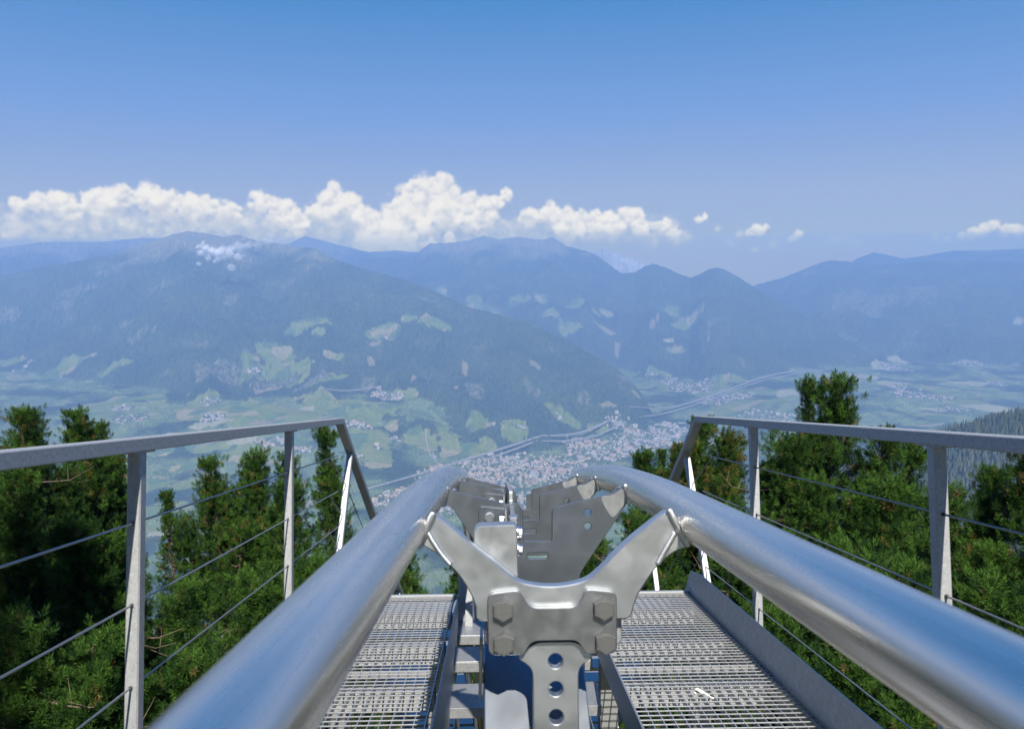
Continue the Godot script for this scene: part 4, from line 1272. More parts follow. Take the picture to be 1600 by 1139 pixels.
# ---------------------------------------------------------------- railings
func build_railing(side: int) -> void:
	var right := side > 0
	var x := 1.293 if right else -1.064
	var end := 4.93 if right else 5.19
	var top := -0.0975 if right else -0.0905
	var o := thing("railing", ("galvanised railing with four cables along the platform edge, on the shaded side facing left" if right else "galvanised railing with four cables along the platform edge, on the sunlit side facing right"), "railing", on_track(x, DECK, 2.0), "railings of the platform")
	var at := func(y: float, z: float, dx := 0.0) -> Vector3: return tp(dx, y - DECK, z - 2.0)
	var st := begin()
	bar(st, at.call(top - 0.02, -1.6), at.call(top - 0.02, end), 0.056, 0.040, Vector3.UP, 0.003)
	part("handrail", done(st), M.galv, o)
	var fall := Vector3(0, -sin(DIVE), -cos(DIVE))
	var up := Vector3(0, cos(DIVE), -sin(DIVE))
	st = begin()
	var c: Vector3 = at.call(top, end) - up * 0.02 + fall * 0.004
	bar(st, c, c + fall * 7.5, 0.056, 0.040, up, 0.003)
	part("sloping_handrail", done(st), M.galv, o)
	var posts := [2.25, 3.88, 0.62, -1.0] if right else [2.29, 3.94, 0.64, -1.0]
	var cables := [-0.338, -0.572, -0.806, -1.04]
	for z in posts:
		st = begin()
		bar(st, at.call(top - 0.043, z), at.call(DECK - 0.28, z), 0.040, 0.040, Vector3.BACK, 0.004)
		part("post", done(st), M.galv, o)
		st = begin()
		block(st, Transform3D(Basis(), at.call(top - 0.0425, z)), Vector3(0.050, 0.005, 0.13), 0.001)
		part("post_cap_plate", done(st), M.galv, o)
		for y in cables:
			st = begin()
			rod(st, PackedVector3Array([at.call(y, z - 0.0285), at.call(y, z - 0.019)]), PackedFloat32Array([0.0052, 0.0052]), 10, true)
			part("cable_bush", done(st), M.dark, o)
	for y in cables:
		st = begin()
		var line := PackedVector3Array()
		var rr := PackedFloat32Array()
		for i in 41:
			line.append(at.call(y, lerpf(-1.6, end - 0.05, i / 40.0)))
			rr.append(0.0034)
		rod(st, line, rr, 7)
		part("cable", done(st), M.cable, o)
	# beyond the edge: posts square to the steep flight, cables parallel to it
	var foot: Vector3 = at.call(-1.09, 4.84 if right else 5.10)
	for k in 5:
		var b := foot + fall * (k * 1.55)
		st = begin()
		bar(st, b - up * 0.16, b + up * (0.815 if right else 0.86), 0.040, 0.040, fall, 0.004)
		part("leaning_post", done(st), M.galv, o)
	for k in 3:
		st = begin()
		var a := foot + up * (0.14 + k * 0.235)
		var turn: Vector3 = at.call(cables[2 - k], end - 0.3)
		rod(st, PackedVector3Array([turn, a, a + fall * 6.6]), PackedFloat32Array([0.003, 0.003, 0.003]), 7)
		part("sloping_cable", done(st), M.cable, o)


# ---------------------------------------------------------------- the coaster track
func rail_y(z: float) -> float:
	var y := -0.217
	if z > 1.5:
		y -= pow(z - 1.5, 2) / 30.0
	if z > 3.4:
		y -= pow(z - 3.4, 2) / 9.0
	return y


func hex_bolt(parent: Node, at: Vector3, axis: Basis, flats: float, high: float, mat: Material, washer := 0.0, called := "bolt") -> void:
	# axis.z points out of the face
	var st := begin()
	var r := flats / sqrt(3.0)
	var pts := circle(Vector2.ZERO, r, 6, PI / 6 if called == "bolt" else 0.3)
	var t := Transform3D(axis, at)
	plate(pts, [], Transform3D(axis, at + axis.z * high), high, flats * 0.035, st)
	# the turned crown on the head
	plate(circle(Vector2.ZERO, flats * 0.455, 18), [], Transform3D(axis, at + axis.z * (high + flats * 0.02)), flats * 0.04, flats * 0.018, st)
	if washer > 0.0:
		plate(circle(Vector2.ZERO, washer * 0.5, 20), [], Transform3D(axis, at + axis.z * 0.003), 0.004, 0.0008, st)
	part(called, done(st), mat, parent)


func weld(parent: Node, pts: PackedVector3Array, r: float, mat: Material) -> void:
	# a row of overlapping beads
	var st := begin()
	for i in pts.size():
		var s := SphereMesh.new()
		s.radius = r
		s.height = r * 1.5
		s.radial_segments = 8
		s.rings = 4
		var d := (pts[mini(i + 1, pts.size() - 1)] - pts[maxi(i - 1, 0)]).normalized()
		var x := d.cross(Vector3(0.3, 0.4, 0.8)).normalized()
		st.append_from(s, 0, Transform3D(Basis(x, d.cross(x), d).scaled_local(Vector3(1.15, 1.15, 0.85)), pts[i]))
	var mesh := st.commit()
	part("weld_seam", mesh, mat, parent)


func build_track() -> void:
	var cx := 0.0985
	var base := Vector3(cx, -0.6, 1.38)
	var o := thing("coaster_track", "twin steel tube coaster track bolted on a bracket, diving over the platform edge", "coaster track", on_track(base.x, base.y, base.z))
	var at := func(x: float, y: float, z: float) -> Vector3: return tp(x - base.x, y - base.y, z - base.z)
	var rails := [-0.174, 0.367]
	for x in rails:
		var line := PackedVector3Array()
		var z := -0.9
		while z < 9.0:
			line.append(at.call(x, rail_y(z), z))
			z += 0.05 if z > 1.0 else 0.15
		part("rail", smooth_tube(line, 0.0445, 48), M.tube, o)
	# front bracket: two arms that reach up to the tubes over a deep round saddle
	var L := [[-0.1345, -0.212], [-0.122, -0.197], [-0.112, -0.199]]
	var upper := spline([Vector2(-0.112, -0.199), Vector2(-0.082, -0.222), Vector2(-0.045, -0.254), Vector2(-0.010, -0.281), Vector2(0.020, -0.306), Vector2(0.045, -0.321), Vector2(0.098, -0.327), Vector2(0.150, -0.318), Vector2(0.180, -0.297), Vector2(0.222, -0.256), Vector2(0.266, -0.221), Vector2(0.300, -0.197)], 5)
	var lower := spline([Vector2(0.341, -0.259), Vector2(0.312, -0.270), Vector2(0.282, -0.294), Vector2(0.261, -0.322), Vector2(0.247, -0.343), Vector2(0.238, -0.365)], 4)
	var lower2 := spline([Vector2(-0.043, -0.362), Vector2(-0.053, -0.336), Vector2(-0.071, -0.307), Vector2(-0.086, -0.290), Vector2(-0.110, -0.268), Vector2(-0.136, -0.252)], 4)
	var arms := PackedVector2Array()
	arms.append_array(upper)
	arms.append_array(PackedVector2Array([Vector2(0.322, -0.206), Vector2(0.336, -0.234)]))
	arms.append_array(lower)
	arms.append_array(PackedVector2Array([Vector2(0.234, -0.380), Vector2(0.226, -0.386), Vector2(-0.036, -0.386), Vector2(-0.043, -0.380)]))
	arms.append_array(lower2)
	arms.append_array(PackedVector2Array([Vector2(-0.143, -0.234), Vector2(-0.130, -0.208)]))
	for i in arms.size():
		arms[i] -= Vector2(base.x, base.y)
	var front := Transform3D(Basis(), Vector3(0, 0, 0))
	part("saddle_bracket", plate(arms, [], front, 0.030, 0.0026), M.plate, o)
	# clamp plate and the four bolts
	var clamp_line := rounded([[-0.022, -0.336, 0.012], [0.034, -0.330, 0.01], [0.052, -0.361, 0.022], [0.137, -0.361, 0.022], [0.152, -0.330, 0.01], [0.206, -0.336, 0.012], [0.205, -0.441, 0.014], [0.150, -0.441, 0.004], [0.137, -0.417, 0.016], [0.055, -0.417, 0.016], [0.040, -0.441, 0.004], [-0.021, -0.441, 0.014]], 0.01, 6)
	for i in clamp_line.size():
		clamp_line[i] -= Vector2(base.x, base.y)
	var clamp_part := part("clamp_plate", plate(clamp_line, [], Transform3D(Basis(), Vector3(0, 0, 0.0145)), 0.014, 0.0014), M.clamp, o)
	for q in [[0.0055, -0.3607], [0.1816, -0.3612], [0.006, -0.4186], [0.184, -0.4193]]:
		hex_bolt(o, Vector3(q[0] - base.x, q[1] - base.y, 0.0145), Basis(), 0.0345, 0.016, M.bolt)
	var back_box := rounded([[-0.027, -0.382, 0.004], [0.221, -0.382, 0.004], [0.221, -0.432, 0.003], [0.209, -0.446, 0.003], [-0.015, -0.446, 0.003], [-0.027, -0.432, 0.003]], 0.004)
	for i in back_box.size():
		back_box[i] -= Vector2(base.x, base.y)
	part("backing_plate", plate(back_box, [], Transform3D(Basis(), Vector3(0, 0, -0.032)), 0.02, 0.002), M.galv_plate, o)
	# perforated flat bar under the clamp, and the slanting box strut behind it
	var flat := rounded([[0.030, -0.452, 0.006], [0.058, -0.424, 0.02], [0.140, -0.424, 0.02], [0.166, -0.452, 0.006], [0.138, -0.470, 0.016], [0.138, -0.655, 0], [0.057, -0.655, 0], [0.057, -0.470, 0.016]], 0.01, 6)
	for i in flat.size():
		flat[i] -= Vector2(base.x, base.y)
	var slots := []
	for k in 4:
		slots.append(circle(Vector2(0.0978 - base.x, -0.4585 - k * 0.0485 - base.y), 0.0132, 24, 0.13 + k * 0.05))
	part("perforated_bar", plate(flat, slots, Transform3D(Basis(), Vector3(0, 0, -0.004)), 0.024, 0.0018), M.plate, o)
	var st := begin()
	var lie := Vector3(0, 1, 1).normalized()
	bar(st, at.call(0.0645, -0.430, 1.625), at.call(0.0720, -0.92, 1.13), 0.196, 0.012, lie, 0.002)
	for sx: float in [-1.0, 1.0]:
		bar(st, at.call(0.0645 + sx * 0.094, -0.485, 1.655), at.call(0.072 + sx * 0.094, -0.975, 1.16), 0.008, 0.08, lie, 0.002)
	part("box_strut", done(st), M.strut if M.has("strut") else M.galv_plate, o)
	st = begin()
	bar(st, at.call(0.098, -0.44, 1.62), at.call(0.098, -2.6, 1.62), 0.14, 0.14, Vector3.BACK, 0.004)
	part("column", done(st), M.galv_plate, o)
	st = begin()
	bar(st, at.call(-0.036, -0.44, 1.50), at.call(-0.040, -0.56, 1.52), 0.05, 0.006, Vector3.RIGHT, 0.001)
	part("side_lug", done(st), M.dark_plate, o)
	# raised block on the left arm with two bolts in its side
	var lump := rounded([[-0.049, -0.300, 0.007], [-0.047, -0.224, 0.014], [0.0335, -0.222, 0.012], [0.0345, -0.322, 0.007]], 0.01, 6)
	for i in lump.size():
		lump[i] -= Vector2(base.x, base.y)
	part("stop_block", plate(lump, [], Transform3D(Basis(), Vector3(0, 0, -0.031)), 0.05, 0.0025), M.bright, o)
	var to_right := Basis(Vector3(0, 0, -1), Vector3(0, 1, 0), Vector3(1, 0, 0))
	for y in [-0.240, -0.272]:
		hex_bolt(o, at.call(0.034, y, 1.44), to_right, 0.017, 0.009, M.zinc, 0.022, "side_bolt")
	# fin along the middle, edge on
	var fin := rounded([[-1.70, -0.40, 0], [-1.70, -0.262, 0.008], [-2.05, -0.262, 0.006], [-2.05, -0.232, 0.01], [-3.10, -0.315, 0.01], [-3.10, -0.42, 0]], 0.006)
	for i in fin.size():
		fin[i] -= Vector2(-base.z, base.y)
	part("guide_fin", plate(fin, [], Transform3D(Basis(Vector3(0, 0, 1), Vector3(0, 1, 0), Vector3(-1, 0, 0)), Vector3(0.0265 - base.x, 0, 0)), 0.011, 0.002), M.galv_plate, o)
	st = begin()
	block(st, Transform3D(Basis(), at.call(0.0315, -0.288, 1.72)), Vector3(0.020, 0.075, 0.05), 0.003)
	part("fin_shoe", done(st), M.bright, o)
	# cross plates that carry the tubes further down the dive
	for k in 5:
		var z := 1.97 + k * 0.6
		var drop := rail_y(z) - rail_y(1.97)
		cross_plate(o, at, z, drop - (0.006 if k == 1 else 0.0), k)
	# welds
	var zf: float = 0.0
	for s in 2:
		var w := PackedVector3Array()
		var w2 := PackedVector3Array()
		for i in 26:
			var t := i / 25.0
			if s == 0:
				w.append(Vector3(lerpf(-0.126, -0.088, t) - base.x, lerpf(-0.228, -0.283, t) - base.y + sin(t * PI) * -0.004, 0.002))
				w2.append(Vector3(lerpf(-0.118, -0.141, t) - base.x, lerpf(-0.197, -0.248, t) - base.y, 0.003))
			else:
				w.append(Vector3(lerpf(0.312, 0.283, t) - base.x, lerpf(-0.238, -0.287, t) - base.y, 0.002))
				w2.append(Vector3(lerpf(0.306, 0.336, t) - base.x, lerpf(-0.196, -0.255, t) - base.y, 0.003))
		weld(o, w, 0.0050, M.plate)
		weld(o, w2, 0.0068, M.plate)


func cross_plate(o: Node3D, at: Callable, z: float, drop: float, k: int) -> void:
	var called := "cross_plate"
	var line := rounded([[-0.134, -0.214, 0.004], [-0.112, -0.224, 0.01], [0.013, -0.256, 0.006], [0.060, -0.268, 0.012], [0.062, -0.352, 0.008], [0.134, -0.353, 0.008], [0.135, -0.270, 0.012], [0.290, -0.234, 0.01], [0.322, -0.214, 0.004], [0.330, -0.256, 0.004], [0.312, -0.282, 0.01], [0.206, -0.433, 0.01], [0.200, -0.47, 0.01], [0.000, -0.47, 0.01], [-0.010, -0.433, 0.01], [-0.120, -0.262, 0.01], [-0.140, -0.256, 0.004]], 0.008, 4)
	var org: Vector3 = at.call(0, drop, z)
	var holes := [circle(Vector2(0.226, -0.281), 0.0088, 16), circle(Vector2(0.226, -0.316), 0.0088, 16)]
	if k > 0:
		holes = [circle(Vector2(0.226, -0.292), 0.0088, 16)]
	holes.append(rounded([[0.071, -0.381, 0.007], [0.123, -0.381, 0.007], [0.123, -0.397, 0.007], [0.071, -0.397, 0.007]], 0.007, 5))
	var body := part(called, plate(line, holes, Transform3D(Basis(), org), 0.012, 0.0015), M.dark_plate, o)
	# ground bright where the tips were welded
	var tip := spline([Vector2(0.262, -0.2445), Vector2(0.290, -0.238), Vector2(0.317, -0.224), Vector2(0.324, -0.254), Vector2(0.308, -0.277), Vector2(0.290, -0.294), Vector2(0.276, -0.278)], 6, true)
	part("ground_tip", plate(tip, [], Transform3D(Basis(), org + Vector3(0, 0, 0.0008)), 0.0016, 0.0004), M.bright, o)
	# doubler on the left half with its bolts
	var dbl := rounded([[-0.052, -0.262, 0.012], [0.018, -0.270, 0.006], [0.018, -0.40, 0.0], [-0.052, -0.36, 0.008]], 0.008, 4)
	part("doubler_plate", plate(dbl, [], Transform3D(Basis(), org + Vector3(0, 0, 0.009)), 0.0085, 0.001), M.dark_plate, o)
	if k < 3:
		for y in [-0.290, -0.330]:
			hex_bolt(o, org + Vector3(-0.024, y, 0.0095), Basis(), 0.021, 0.011, M.zinc, 0.027, "plate_bolt")
		for y in [-0.292, -0.326]:
			hex_bolt(o, org + Vector3(0.017, y, 0.03), Basis(Vector3(0, 0, -1), Vector3(0, 1, 0), Vector3(-1, 0, 0)), 0.014, 0.016, M.zinc, 0.018, "clip_bolt")
	# angle from plate to fin, with its own tab on the right of the fin
	var st := begin()
	block(st, Transform3D(Basis(), org + Vector3(0.0165, -0.33, 0.04)), Vector3(0.005, 0.13, 0.06), 0.001)
	part("fin_angle", done(st), M.galv_plate, o)
	var tab := rounded([[0.034, -0.252, 0.003], [0.055, -0.258, 0.008], [0.055, -0.345, 0.004], [0.034, -0.345, 0.002]], 0.004, 4)
	part("fin_tab", plate(tab, [], Transform3D(Basis(), org + Vector3(0, 0, 0.006)), 0.005, 0.0008), M.dark_plate, o)
	for s in [[-0.132, -0.216, -0.140, -0.256], [0.324, -0.215, 0.333, -0.256]]:
		var w := PackedVector3Array()
		for i in 18:
			w.append(org + Vector3(lerpf(s[0], s[2], i / 17.0), lerpf(s[1], s[3], i / 17.0), 0.002))
		weld(o, w, 0.0065, M.plate)
	# knee from the plate's tip to the tube
	for sx: float in [-1.0, 1.0]:
		st = begin()
		var x0: float = 0.0985 + sx * 0.222
		bar(st, org + Vector3(x0, -0.226, -0.01), org + Vector3(x0 - sx * 0.05, -0.30, -0.12), 0.008, 0.03, Vector3(0, 0.7, 0.7), 0.001)
		part("knee", done(st), M.bright, o)


# ---------------------------------------------------------------- Swiss stone pines
var tuft_mesh: ArrayMesh
var bark: StandardMaterial3D


func make_tuft(rng: RandomNumberGenerator, needles: int, spread: float) -> ArrayMesh:
	# a shoot along +y with needles that fan forwards round it
	var st := begin()
	for i in needles:
		var t := float(i) / needles
		var root := Vector3(0, lerpf(0.0, 0.10, t), 0)
		var a := i * 2.39996 + rng.randf() * 0.6
		var lean := lerpf(1.25, 0.25, t) * spread + rng.randf_range(-0.15, 0.15)
		var d := Vector3(cos(a) * sin(lean), cos(lean), sin(a) * sin(lean))
		var l := rng.randf_range(0.065, 0.10)
		var side := d.cross(Vector3(rng.randf() - 0.5, rng.randf() - 0.5, rng.randf() - 0.5)).normalized() * 0.0036
		var droop := Vector3(0, -0.006, 0)
		var mid := root + d * l * 0.55
		var end := root + d * l + droop
		tri(st, root, mid + side, mid - side, d.cross(side))
		tri(st, mid + side, end, mid - side, d.cross(side))
	return done(st)


func crown_tree(seed_: int, high: float, radius: float, crown: float, leaders: int, shape: float, thick: float, brown: float) -> Array:
	# trunk mesh, then places and tints of the needle tufts. crown: how far down from the top live branches reach
	var rng := RandomNumberGenerator.new()
	rng.seed = seed_
	var wood := begin()
	var where: Array[Transform3D] = []
	var tint := PackedColorArray()
	var axes := []
	var bend := Vector3(rng.randf_range(-0.25, 0.25), 0, rng.randf_range(-0.25, 0.25))
	var main := PackedVector3Array()
	var rad := PackedFloat32Array()
	for i in 9:
		var t := i / 8.0
		main.append(Vector3(bend.x * sin(t * 3.0), high * t, bend.z * sin(t * 2.4)))
		rad.append(lerpf(0.13, 0.016, pow(t, 0.8)) * high / 8.0)
	rod(wood, main, rad, 8)
	axes.append([main, high, radius, crown])
	for k in leaders:
		var a := TAU * k / leaders + rng.randf_range(-0.5, 0.5)
		var from := high - crown * rng.randf_range(0.40, 0.62)
		var off := radius * rng.randf_range(0.38, 0.72)
		var tip := high - rng.randf_range(0.0, 1.2)
		var b := PackedVector3Array()
		var rr := PackedFloat32Array()
		for i in 7:
			var t := i / 6.0
			var out := off * (1.0 - pow(1.0 - t, 2.2))
			b.append(sample(main, from / high) + Vector3(cos(a) * out, (tip - from) * pow(t, 1.25), sin(a) * out))
			rr.append(lerpf(0.05, 0.012, t) * high / 8.0)
		rod(wood, b, rr, 6)
		axes.append([b, tip - from, radius * 0.36, (tip - from) * 0.85])
	for ax in axes:
		var line: PackedVector3Array = ax[0]
		var len_: float = ax[1]
		var reach: float = ax[2]
		var live: float = ax[3]
		var d := 0.04
		var turn := rng.randf() * TAU
		while d < live:
			var t := d / live
			var prof := (1.0 - pow(1.0 - minf(t * 1.12, 1.0), shape)) * (1.0 - 0.30 * smoothstep(0.75, 1.0, t))
			var n := 4 if t < 0.12 else 5
			for k in n:
				if rng.randf() < 0.22:
					continue
				turn += TAU / n + rng.randf_range(-0.4, 0.4)
				var l := maxf(0.10, reach * prof * rng.randf_range(0.70, 1.12))
				var from := sample(line, 1.0 - d / len_ + rng.randf_range(-0.008, 0.008))
				var up0 := lerpf(1.1, 0.05, smoothstep(0.0, 0.5, t)) - 0.15 * smoothstep(0.6, 1.0, t)
				branch(wood, rng, from, turn, l, up0, thick, t, brown, where, tint)
			turn += 1.1
			d += lerpf(0.13, 0.27, t) * rng.randf_range(0.8, 1.2)
	# bare twigs that stick out of the foliage
	for k in 24:
		var f := 1.0 - rng.randf_range(0.12, 0.98) * crown / high
		var p := sample(main, f)
		var a := rng.randf() * TAU
		var l := radius * rng.randf_range(0.45, 1.02)
		var q := PackedVector3Array()
		for i in 5:
			var t := i / 4.0
			q.append(p + Vector3(cos(a + t * 0.3), 0.15 * t - 0.25 * sin(t * 2.6), sin(a + t * 0.3)) * l * t + Vector3(rng.randf() - 0.5, rng.randf() - 0.5, rng.randf() - 0.5) * 0.09 * t)
		rod(wood, q, PackedFloat32Array([0.012, 0.010, 0.008, 0.006, 0.003]), 4)
		for m in 3:
			var b := sample(q, rng.randf_range(0.4, 0.9))
			rod(wood, PackedVector3Array([b, b + Vector3(rng.randf() - 0.5, rng.randf() - 0.2, rng.randf() - 0.5) * 0.35]), PackedFloat32Array([0.006, 0.002]), 3)
	return [done(wood), where, tint]


func sample(line: PackedVector3Array, t: float) -> Vector3:
	var f := clampf(t, 0, 1) * (line.size() - 1)
	var i := mini(int(f), line.size() - 2)
	return line[i].lerp(line[i + 1], f - i)


func branch(wood: SurfaceTool, rng: RandomNumberGenerator, from: Vector3, az: float, l: float, up0: float, thick: float, t: float, brown: float, where: Array[Transform3D], tint: PackedColorArray) -> void:
	var flat := Vector3(cos(az), 0, sin(az))
	var pts := PackedVector3Array()
	var rr := PackedFloat32Array()
	var steps := 5
	for i in steps + 1:
		var s := float(i) / steps
		pts.append(from + flat * l * s * (1.0 - 0.12 * s) + Vector3.UP * l * (up0 * s * 0.6 - 0.10 * sin(s * PI) + 0.42 * s * s * s))
		rr.append(lerpf(0.010 + l * 0.011, 0.004, s))
	rod(wood, pts, rr, 4)
	var hue := rng.randf()
	var pads := int(clampf(l * 4.2, 1, 6))
	for k in pads + 1:
		var s := 1.0 if k == pads else lerpf(0.42 if l > 0.4 else 0.3, 0.95, (k + rng.randf() * 0.6) / pads)
		var p := sample(pts, s)
		var dir := (sample(pts, s + 0.1) - sample(pts, s - 0.1)).normalized()
		var side := dir.cross(Vector3.UP).normalized() * (1.0 if (k % 2) == 0 else -1.0)
		var off := 0.0 if k == pads else (0.08 + 0.34 * l * (1.05 - s)) * rng.randf_range(0.5, 1.0)
		var tip := p + (side + dir * 0.55 + Vector3.UP * 0.35).normalized() * off
		if off > 0.08:
			rod(wood, PackedVector3Array([p, tip]), PackedFloat32Array([0.006, 0.003]), 3)
		var grow := (dir * 0.7 + side * (0.5 if off > 0.0 else 0.0) + Vector3.UP * 0.65).normalized()
		pad(rng, tip, grow, thick, t, s, hue, brown, where, tint)


func pad(rng: RandomNumberGenerator, tip: Vector3, grow: Vector3, thick: float, t: float, s: float, hue: float, brown: float, where: Array[Transform3D], tint: PackedColorArray) -> void:
	# a brush of shoots at the end of a twig
	var n := rng.randi_range(8, 13)
	var wide := rng.randf_range(0.08, 0.15)
	for i in n:
		var r := Vector3(rng.randfn(), rng.randfn() * 0.7, rng.randfn()) * wide * 0.7
		var dir := (grow + r.normalized() * rng.randf_range(0.2, 0.85) + Vector3.UP * 0.15).normalized()
		tuft(rng, tip + r - grow * rng.randf_range(0.0, 0.10), dir, thick * rng.randf_range(0.75, 1.15), t, s, hue, brown, where, tint)


func tuft(rng: RandomNumberGenerator, at: Vector3, dir: Vector3, size: float, t: float, s: float, hue: float, brown: float, where: Array[Transform3D], tint: PackedColorArray) -> void:
	var x := dir.cross(Vector3(0.31, 0.2, 0.93)).normalized()
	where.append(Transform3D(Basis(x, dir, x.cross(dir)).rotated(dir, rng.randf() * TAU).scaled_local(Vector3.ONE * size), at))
	var c := Color(0.008, 0.026, 0.008).lerp(Color(0.054, 0.118, 0.018), clampf(hue * 0.55 + (s - 0.6) * 0.9 + rng.randf_range(-0.25, 0.25), 0, 1))  # crown shade put into the colour: inner shoots near black, tips lit green
	if rng.randf() < 0.012:
		c = Color(0.17, 0.125, 0.05)
	if rng.randf() < brown * (0.25 + 0.75 * (1.0 - smoothstep(0.0, 0.45, t))) * smoothstep(0.5, 1.0, s):
		c = c.lerp(Color(0.13, 0.075, 0.022), rng.randf_range(0.3, 0.8))
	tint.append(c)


func build_trees() -> void:
	var rng := RandomNumberGenerator.new()
	rng.seed = 5
	var needle := StandardMaterial3D.new()
	needle.resource_name = "pine needles"
	needle.vertex_color_use_as_albedo = true
	needle.roughness = 0.55
	needle.metallic_specular = 0.2
	needle.backlight_enabled = true
	needle.backlight = Color(0.25, 0.32, 0.12)
	tuft_mesh = make_tuft(rng, 44, 1.0)
	tuft_mesh.surface_set_material(0, needle)
	bark = StandardMaterial3D.new()
	bark.resource_name = "bark"
	bark.albedo_texture = blotch(14, 0.03, [Color(0.24, 0.20, 0.17), Color(0.40, 0.35, 0.30), Color(0.30, 0.26, 0.22), Color(0.48, 0.43, 0.38)])
	bark.uv1_triplanar = true
	bark.uv1_scale = Vector3(2, 0.7, 2)
	bark.roughness = 0.9
	# kinds: height, radius, crown, leaders, shape, tuft size, brown tips
	var kinds := {
		"broad": [9.0, 1.35, 6.5, 2, 1.3, 0.80, 0.03],
		"leaders": [9.0, 1.15, 6.0, 4, 1.5, 0.80, 0.10],
		"cone": [8.5, 0.92, 6.5, 0, 1.2, 0.82, 0.05],
		"rusty": [8.5, 0.95, 6.2, 3, 1.5, 0.80, 0.45],
		"small": [4.6, 0.88, 4.2, 1, 1.4, 0.80, 0.02],
	}
	var made := {}
	var s := 100
	for k in kinds:
		for v in 2:
			s += 1
			var q: Array = kinds[k]
			made["%s%d" % [k, v]] = crown_tree(s, q[0], q[1], q[2], q[3], q[4], q[5], q[6])
	# where each stands: bearing, range, height of the tip, kind, size, turn, label
	for p in PINES:
		var b: Array = made[p[3]]
		var root := thing("pine_tree", p[6], "tree", Transform3D(), "pines round the platform")
		var grow: float = p[4]
		var tall: float = kinds[p[3].left(-1)][0] * grow
		root.transform = Transform3D(Basis(Vector3.UP, p[5]).scaled(Vector3.ONE * grow), at_bearing(p[0], p[1], p[2] - tall - 0.1 * grow))
		var ground := ground_at(clampf(p[0], -43, 43), p[1])
		part("trunk", b[0], bark, root)
		if p[2] - tall > ground + 0.1:
			var st := begin()
			rod(st, PackedVector3Array([Vector3(0, (ground - 0.4 - (p[2] - tall)) / grow, 0), Vector3(0, 0.05, 0)]), PackedFloat32Array([0.20, 0.145]), 9)
			part("lower_trunk", done(st), bark, root)
		var mm := MultiMesh.new()
		if b.size() < 4:
			mm.transform_format = MultiMesh.TRANSFORM_3D
			mm.use_colors = true
			mm.mesh = tuft_mesh
			mm.instance_count = b[1].size()
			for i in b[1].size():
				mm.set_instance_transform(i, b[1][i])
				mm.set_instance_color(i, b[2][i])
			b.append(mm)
		var o := MultiMeshInstance3D.new()
		o.name = "crown"
		o.multimesh = b[3]
		root.add_child(o, true)
		o.set_meta("kind", "stuff")
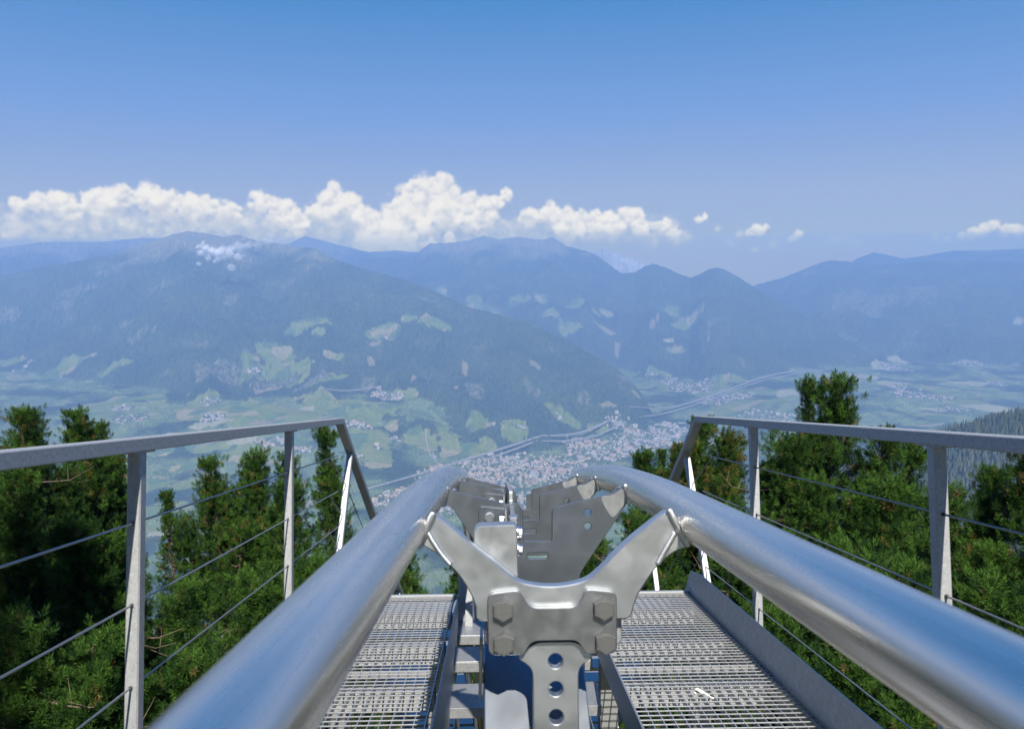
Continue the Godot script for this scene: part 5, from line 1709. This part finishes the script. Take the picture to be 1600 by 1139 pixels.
const PINES := [
	[-31.88, 15.0, -2.52, "leaders0", 1.00, 0.4, "tall dark pine with several brown tipped leaders above the left handrail"],
	[-29.22, 16.0, -2.82, "leaders1", 1.00, 2.1, "pine with clustered tops, second from the left above the handrail"],
	[-27.59, 20.0, -3.89, "cone0", 0.90, 1.0, "slim pointed pine top behind the clustered pines"],
	[-35.36, 11.0, -1.76, "broad0", 1.00, 3.0, "shaded pine cut by the left edge of the view"],
	[-26.73, 17.0, -4.50, "cone1", 0.60, 5.0, "small dark pointed pine just left of the near left post"],
	[-30.61, 9.5, -2.91, "small0", 1.10, 2.0, "low bright pine under the left handrail"],
	[-27.93, 10.0, -3.39, "small1", 1.10, 4.4, "low pine with pale dead twigs beside the near left post"],
	[-33.56, 7.5, -3.01, "small0", 1.10, 0.3, "deep shaded low pine in the lower left corner"],
	[-29.04, 7.5, -3.47, "small1", 1.10, 5.2, "low shaded pine below the lowest cable left of the post"],
	[-24.10, 15.0, -4.26, "cone1", 0.50, 1.3, "thin pine right of the near left post with open gaps"],
	[-21.11, 15.0, -3.76, "leaders0", 0.92, 3.6, "rounded pine with twin brown tops between the two left posts"],
	[-18.23, 16.0, -4.07, "leaders1", 0.92, 5.6, "twin topped pine with bare reddish stem left of the second post"],
	[-16.20, 14.0, -4.12, "small0", 1.30, 2.9, "light green pine leaning behind the second left post"],
	[-12.92, 15.0, -3.35, "cone0", 1.00, 2.2, "pointed pine standing alone right of the second left post"],
	[-22.75, 10.0, -4.18, "small0", 1.30, 4.0, "low spreading pine between the left posts"],
	[-18.35, 10.5, -4.35, "small1", 1.30, 0.9, "low pine in front of the twin topped pine"],
	[-14.18, 12.0, -4.82, "small1", 1.20, 3.3, "low pine at the foot of the pointed pine"],
	[-24.33, 8.0, -4.01, "small0", 1.10, 1.9, "dim low pine beside the left tube"],
	[-6.95, 14.0, -5.41, "small0", 1.20, 5.5, "bright pine seen under the left tube beyond the walkway end"],
	[-3.01, 15.0, -6.01, "small1", 1.20, 1.2, "bright low pine behind the bracket, left of the cross plates"],
	[10.11, 14.0, -4.80, "small0", 1.30, 0.6, "bright pine right of the dark cross plates under the right arm"],
	[7.45, 15.0, -5.85, "small1", 1.20, 3.9, "low pine directly behind the cross plates"],
	[11.14, 20.0, -5.20, "small1", 0.90, 2.6, "small pine top at the crest of the right tube"],
	[12.32, 21.0, -5.36, "cone1", 0.60, 0.2, "slender small pine left of the sloping handrail"],
	[13.68, 17.0, -4.29, "rusty0", 0.70, 1.1, "reddish topped low pine behind the sloping right handrail"],
	[15.61, 15.0, -3.19, "cone1", 1.00, 4.1, "slim dark pine behind the corner of the right handrail"],
	[17.32, 14.0, -3.20, "rusty1", 0.95, 0.7, "brown and yellow tinged pine left of the second right post"],
	[22.66, 14.5, -2.31, "cone0", 1.05, 1.7, "darker spiky top at the left of the tallest pine"],
	[24.72, 13.5, -2.08, "broad1", 1.25, 2.5, "tallest broad green pine rising above the right handrail"],
	[21.88, 13.0, -3.05, "broad0", 0.95, 5.1, "full green pine right of the second right post"],
	[27.80, 12.0, -3.37, "small1", 1.30, 3.1, "light green pine below the tallest pine"],
	[29.37, 14.0, -3.16, "cone0", 1.15, 0.9, "dark topped pine behind the near right post"],
	[32.17, 13.0, -3.55, "small0", 1.40, 4.9, "rounded pine right of the near right post"],
	[34.07, 13.0, -3.19, "cone1", 0.90, 2.7, "dark thin pine tip near the right edge"],
	[36.29, 10.0, -2.14, "leaders1", 1.00, 4.7, "shaded black green pine cut by the right edge"],
	[20.20, 11.0, -4.00, "small0", 1.30, 2.2, "low pine between the right tube and the second post"],
	[25.83, 10.0, -3.67, "small1", 1.40, 0.1, "low thick pine under the middle right cable"],
	[30.31, 9.0, -3.47, "small0", 1.30, 3.5, "low pine below the near right post"],
	[34.76, 8.5, -3.26, "small1", 1.20, 5.8, "shaded low pine in the lower right"],
	[16.97, 13.0, -4.35, "small1", 1.30, 1.5, "bright pine behind the leaning right post"],
	[13.76, 13.0, -4.99, "small0", 1.20, 4.5, "bright low pine between the right arm and the leaning post"],
	[24.93, 7.0, -3.48, "small0", 1.00, 0.8, "low pine outside the toe plate of the right walkway"],
	[20.43, 8.0, -3.74, "small1", 1.00, 2.4, "low pine beyond the toe plate below the second right post"],
	[31.21, 6.5, -3.44, "small1", 1.00, 3.7, "low pine with dead twigs under the right tube"],
	[-146.98, 7.2, 14.50, "broad0", 2.20, 1.0, "tall pine behind the viewer on the left that shades the slope"],  # this pine and the next three are unseen, placed and sized for shade
	[-126.33, 8.4, 14.00, "leaders0", 2.30, 2.0, "second tall pine behind the viewer on the left"],
	[-107.53, 10.0, 12.00, "broad1", 2.20, 2.0, "third tall pine behind the viewer on the left"],
	[112.83, 10.3, 12.50, "broad1", 2.10, 0.4, "tall pine behind the viewer on the right"],
]
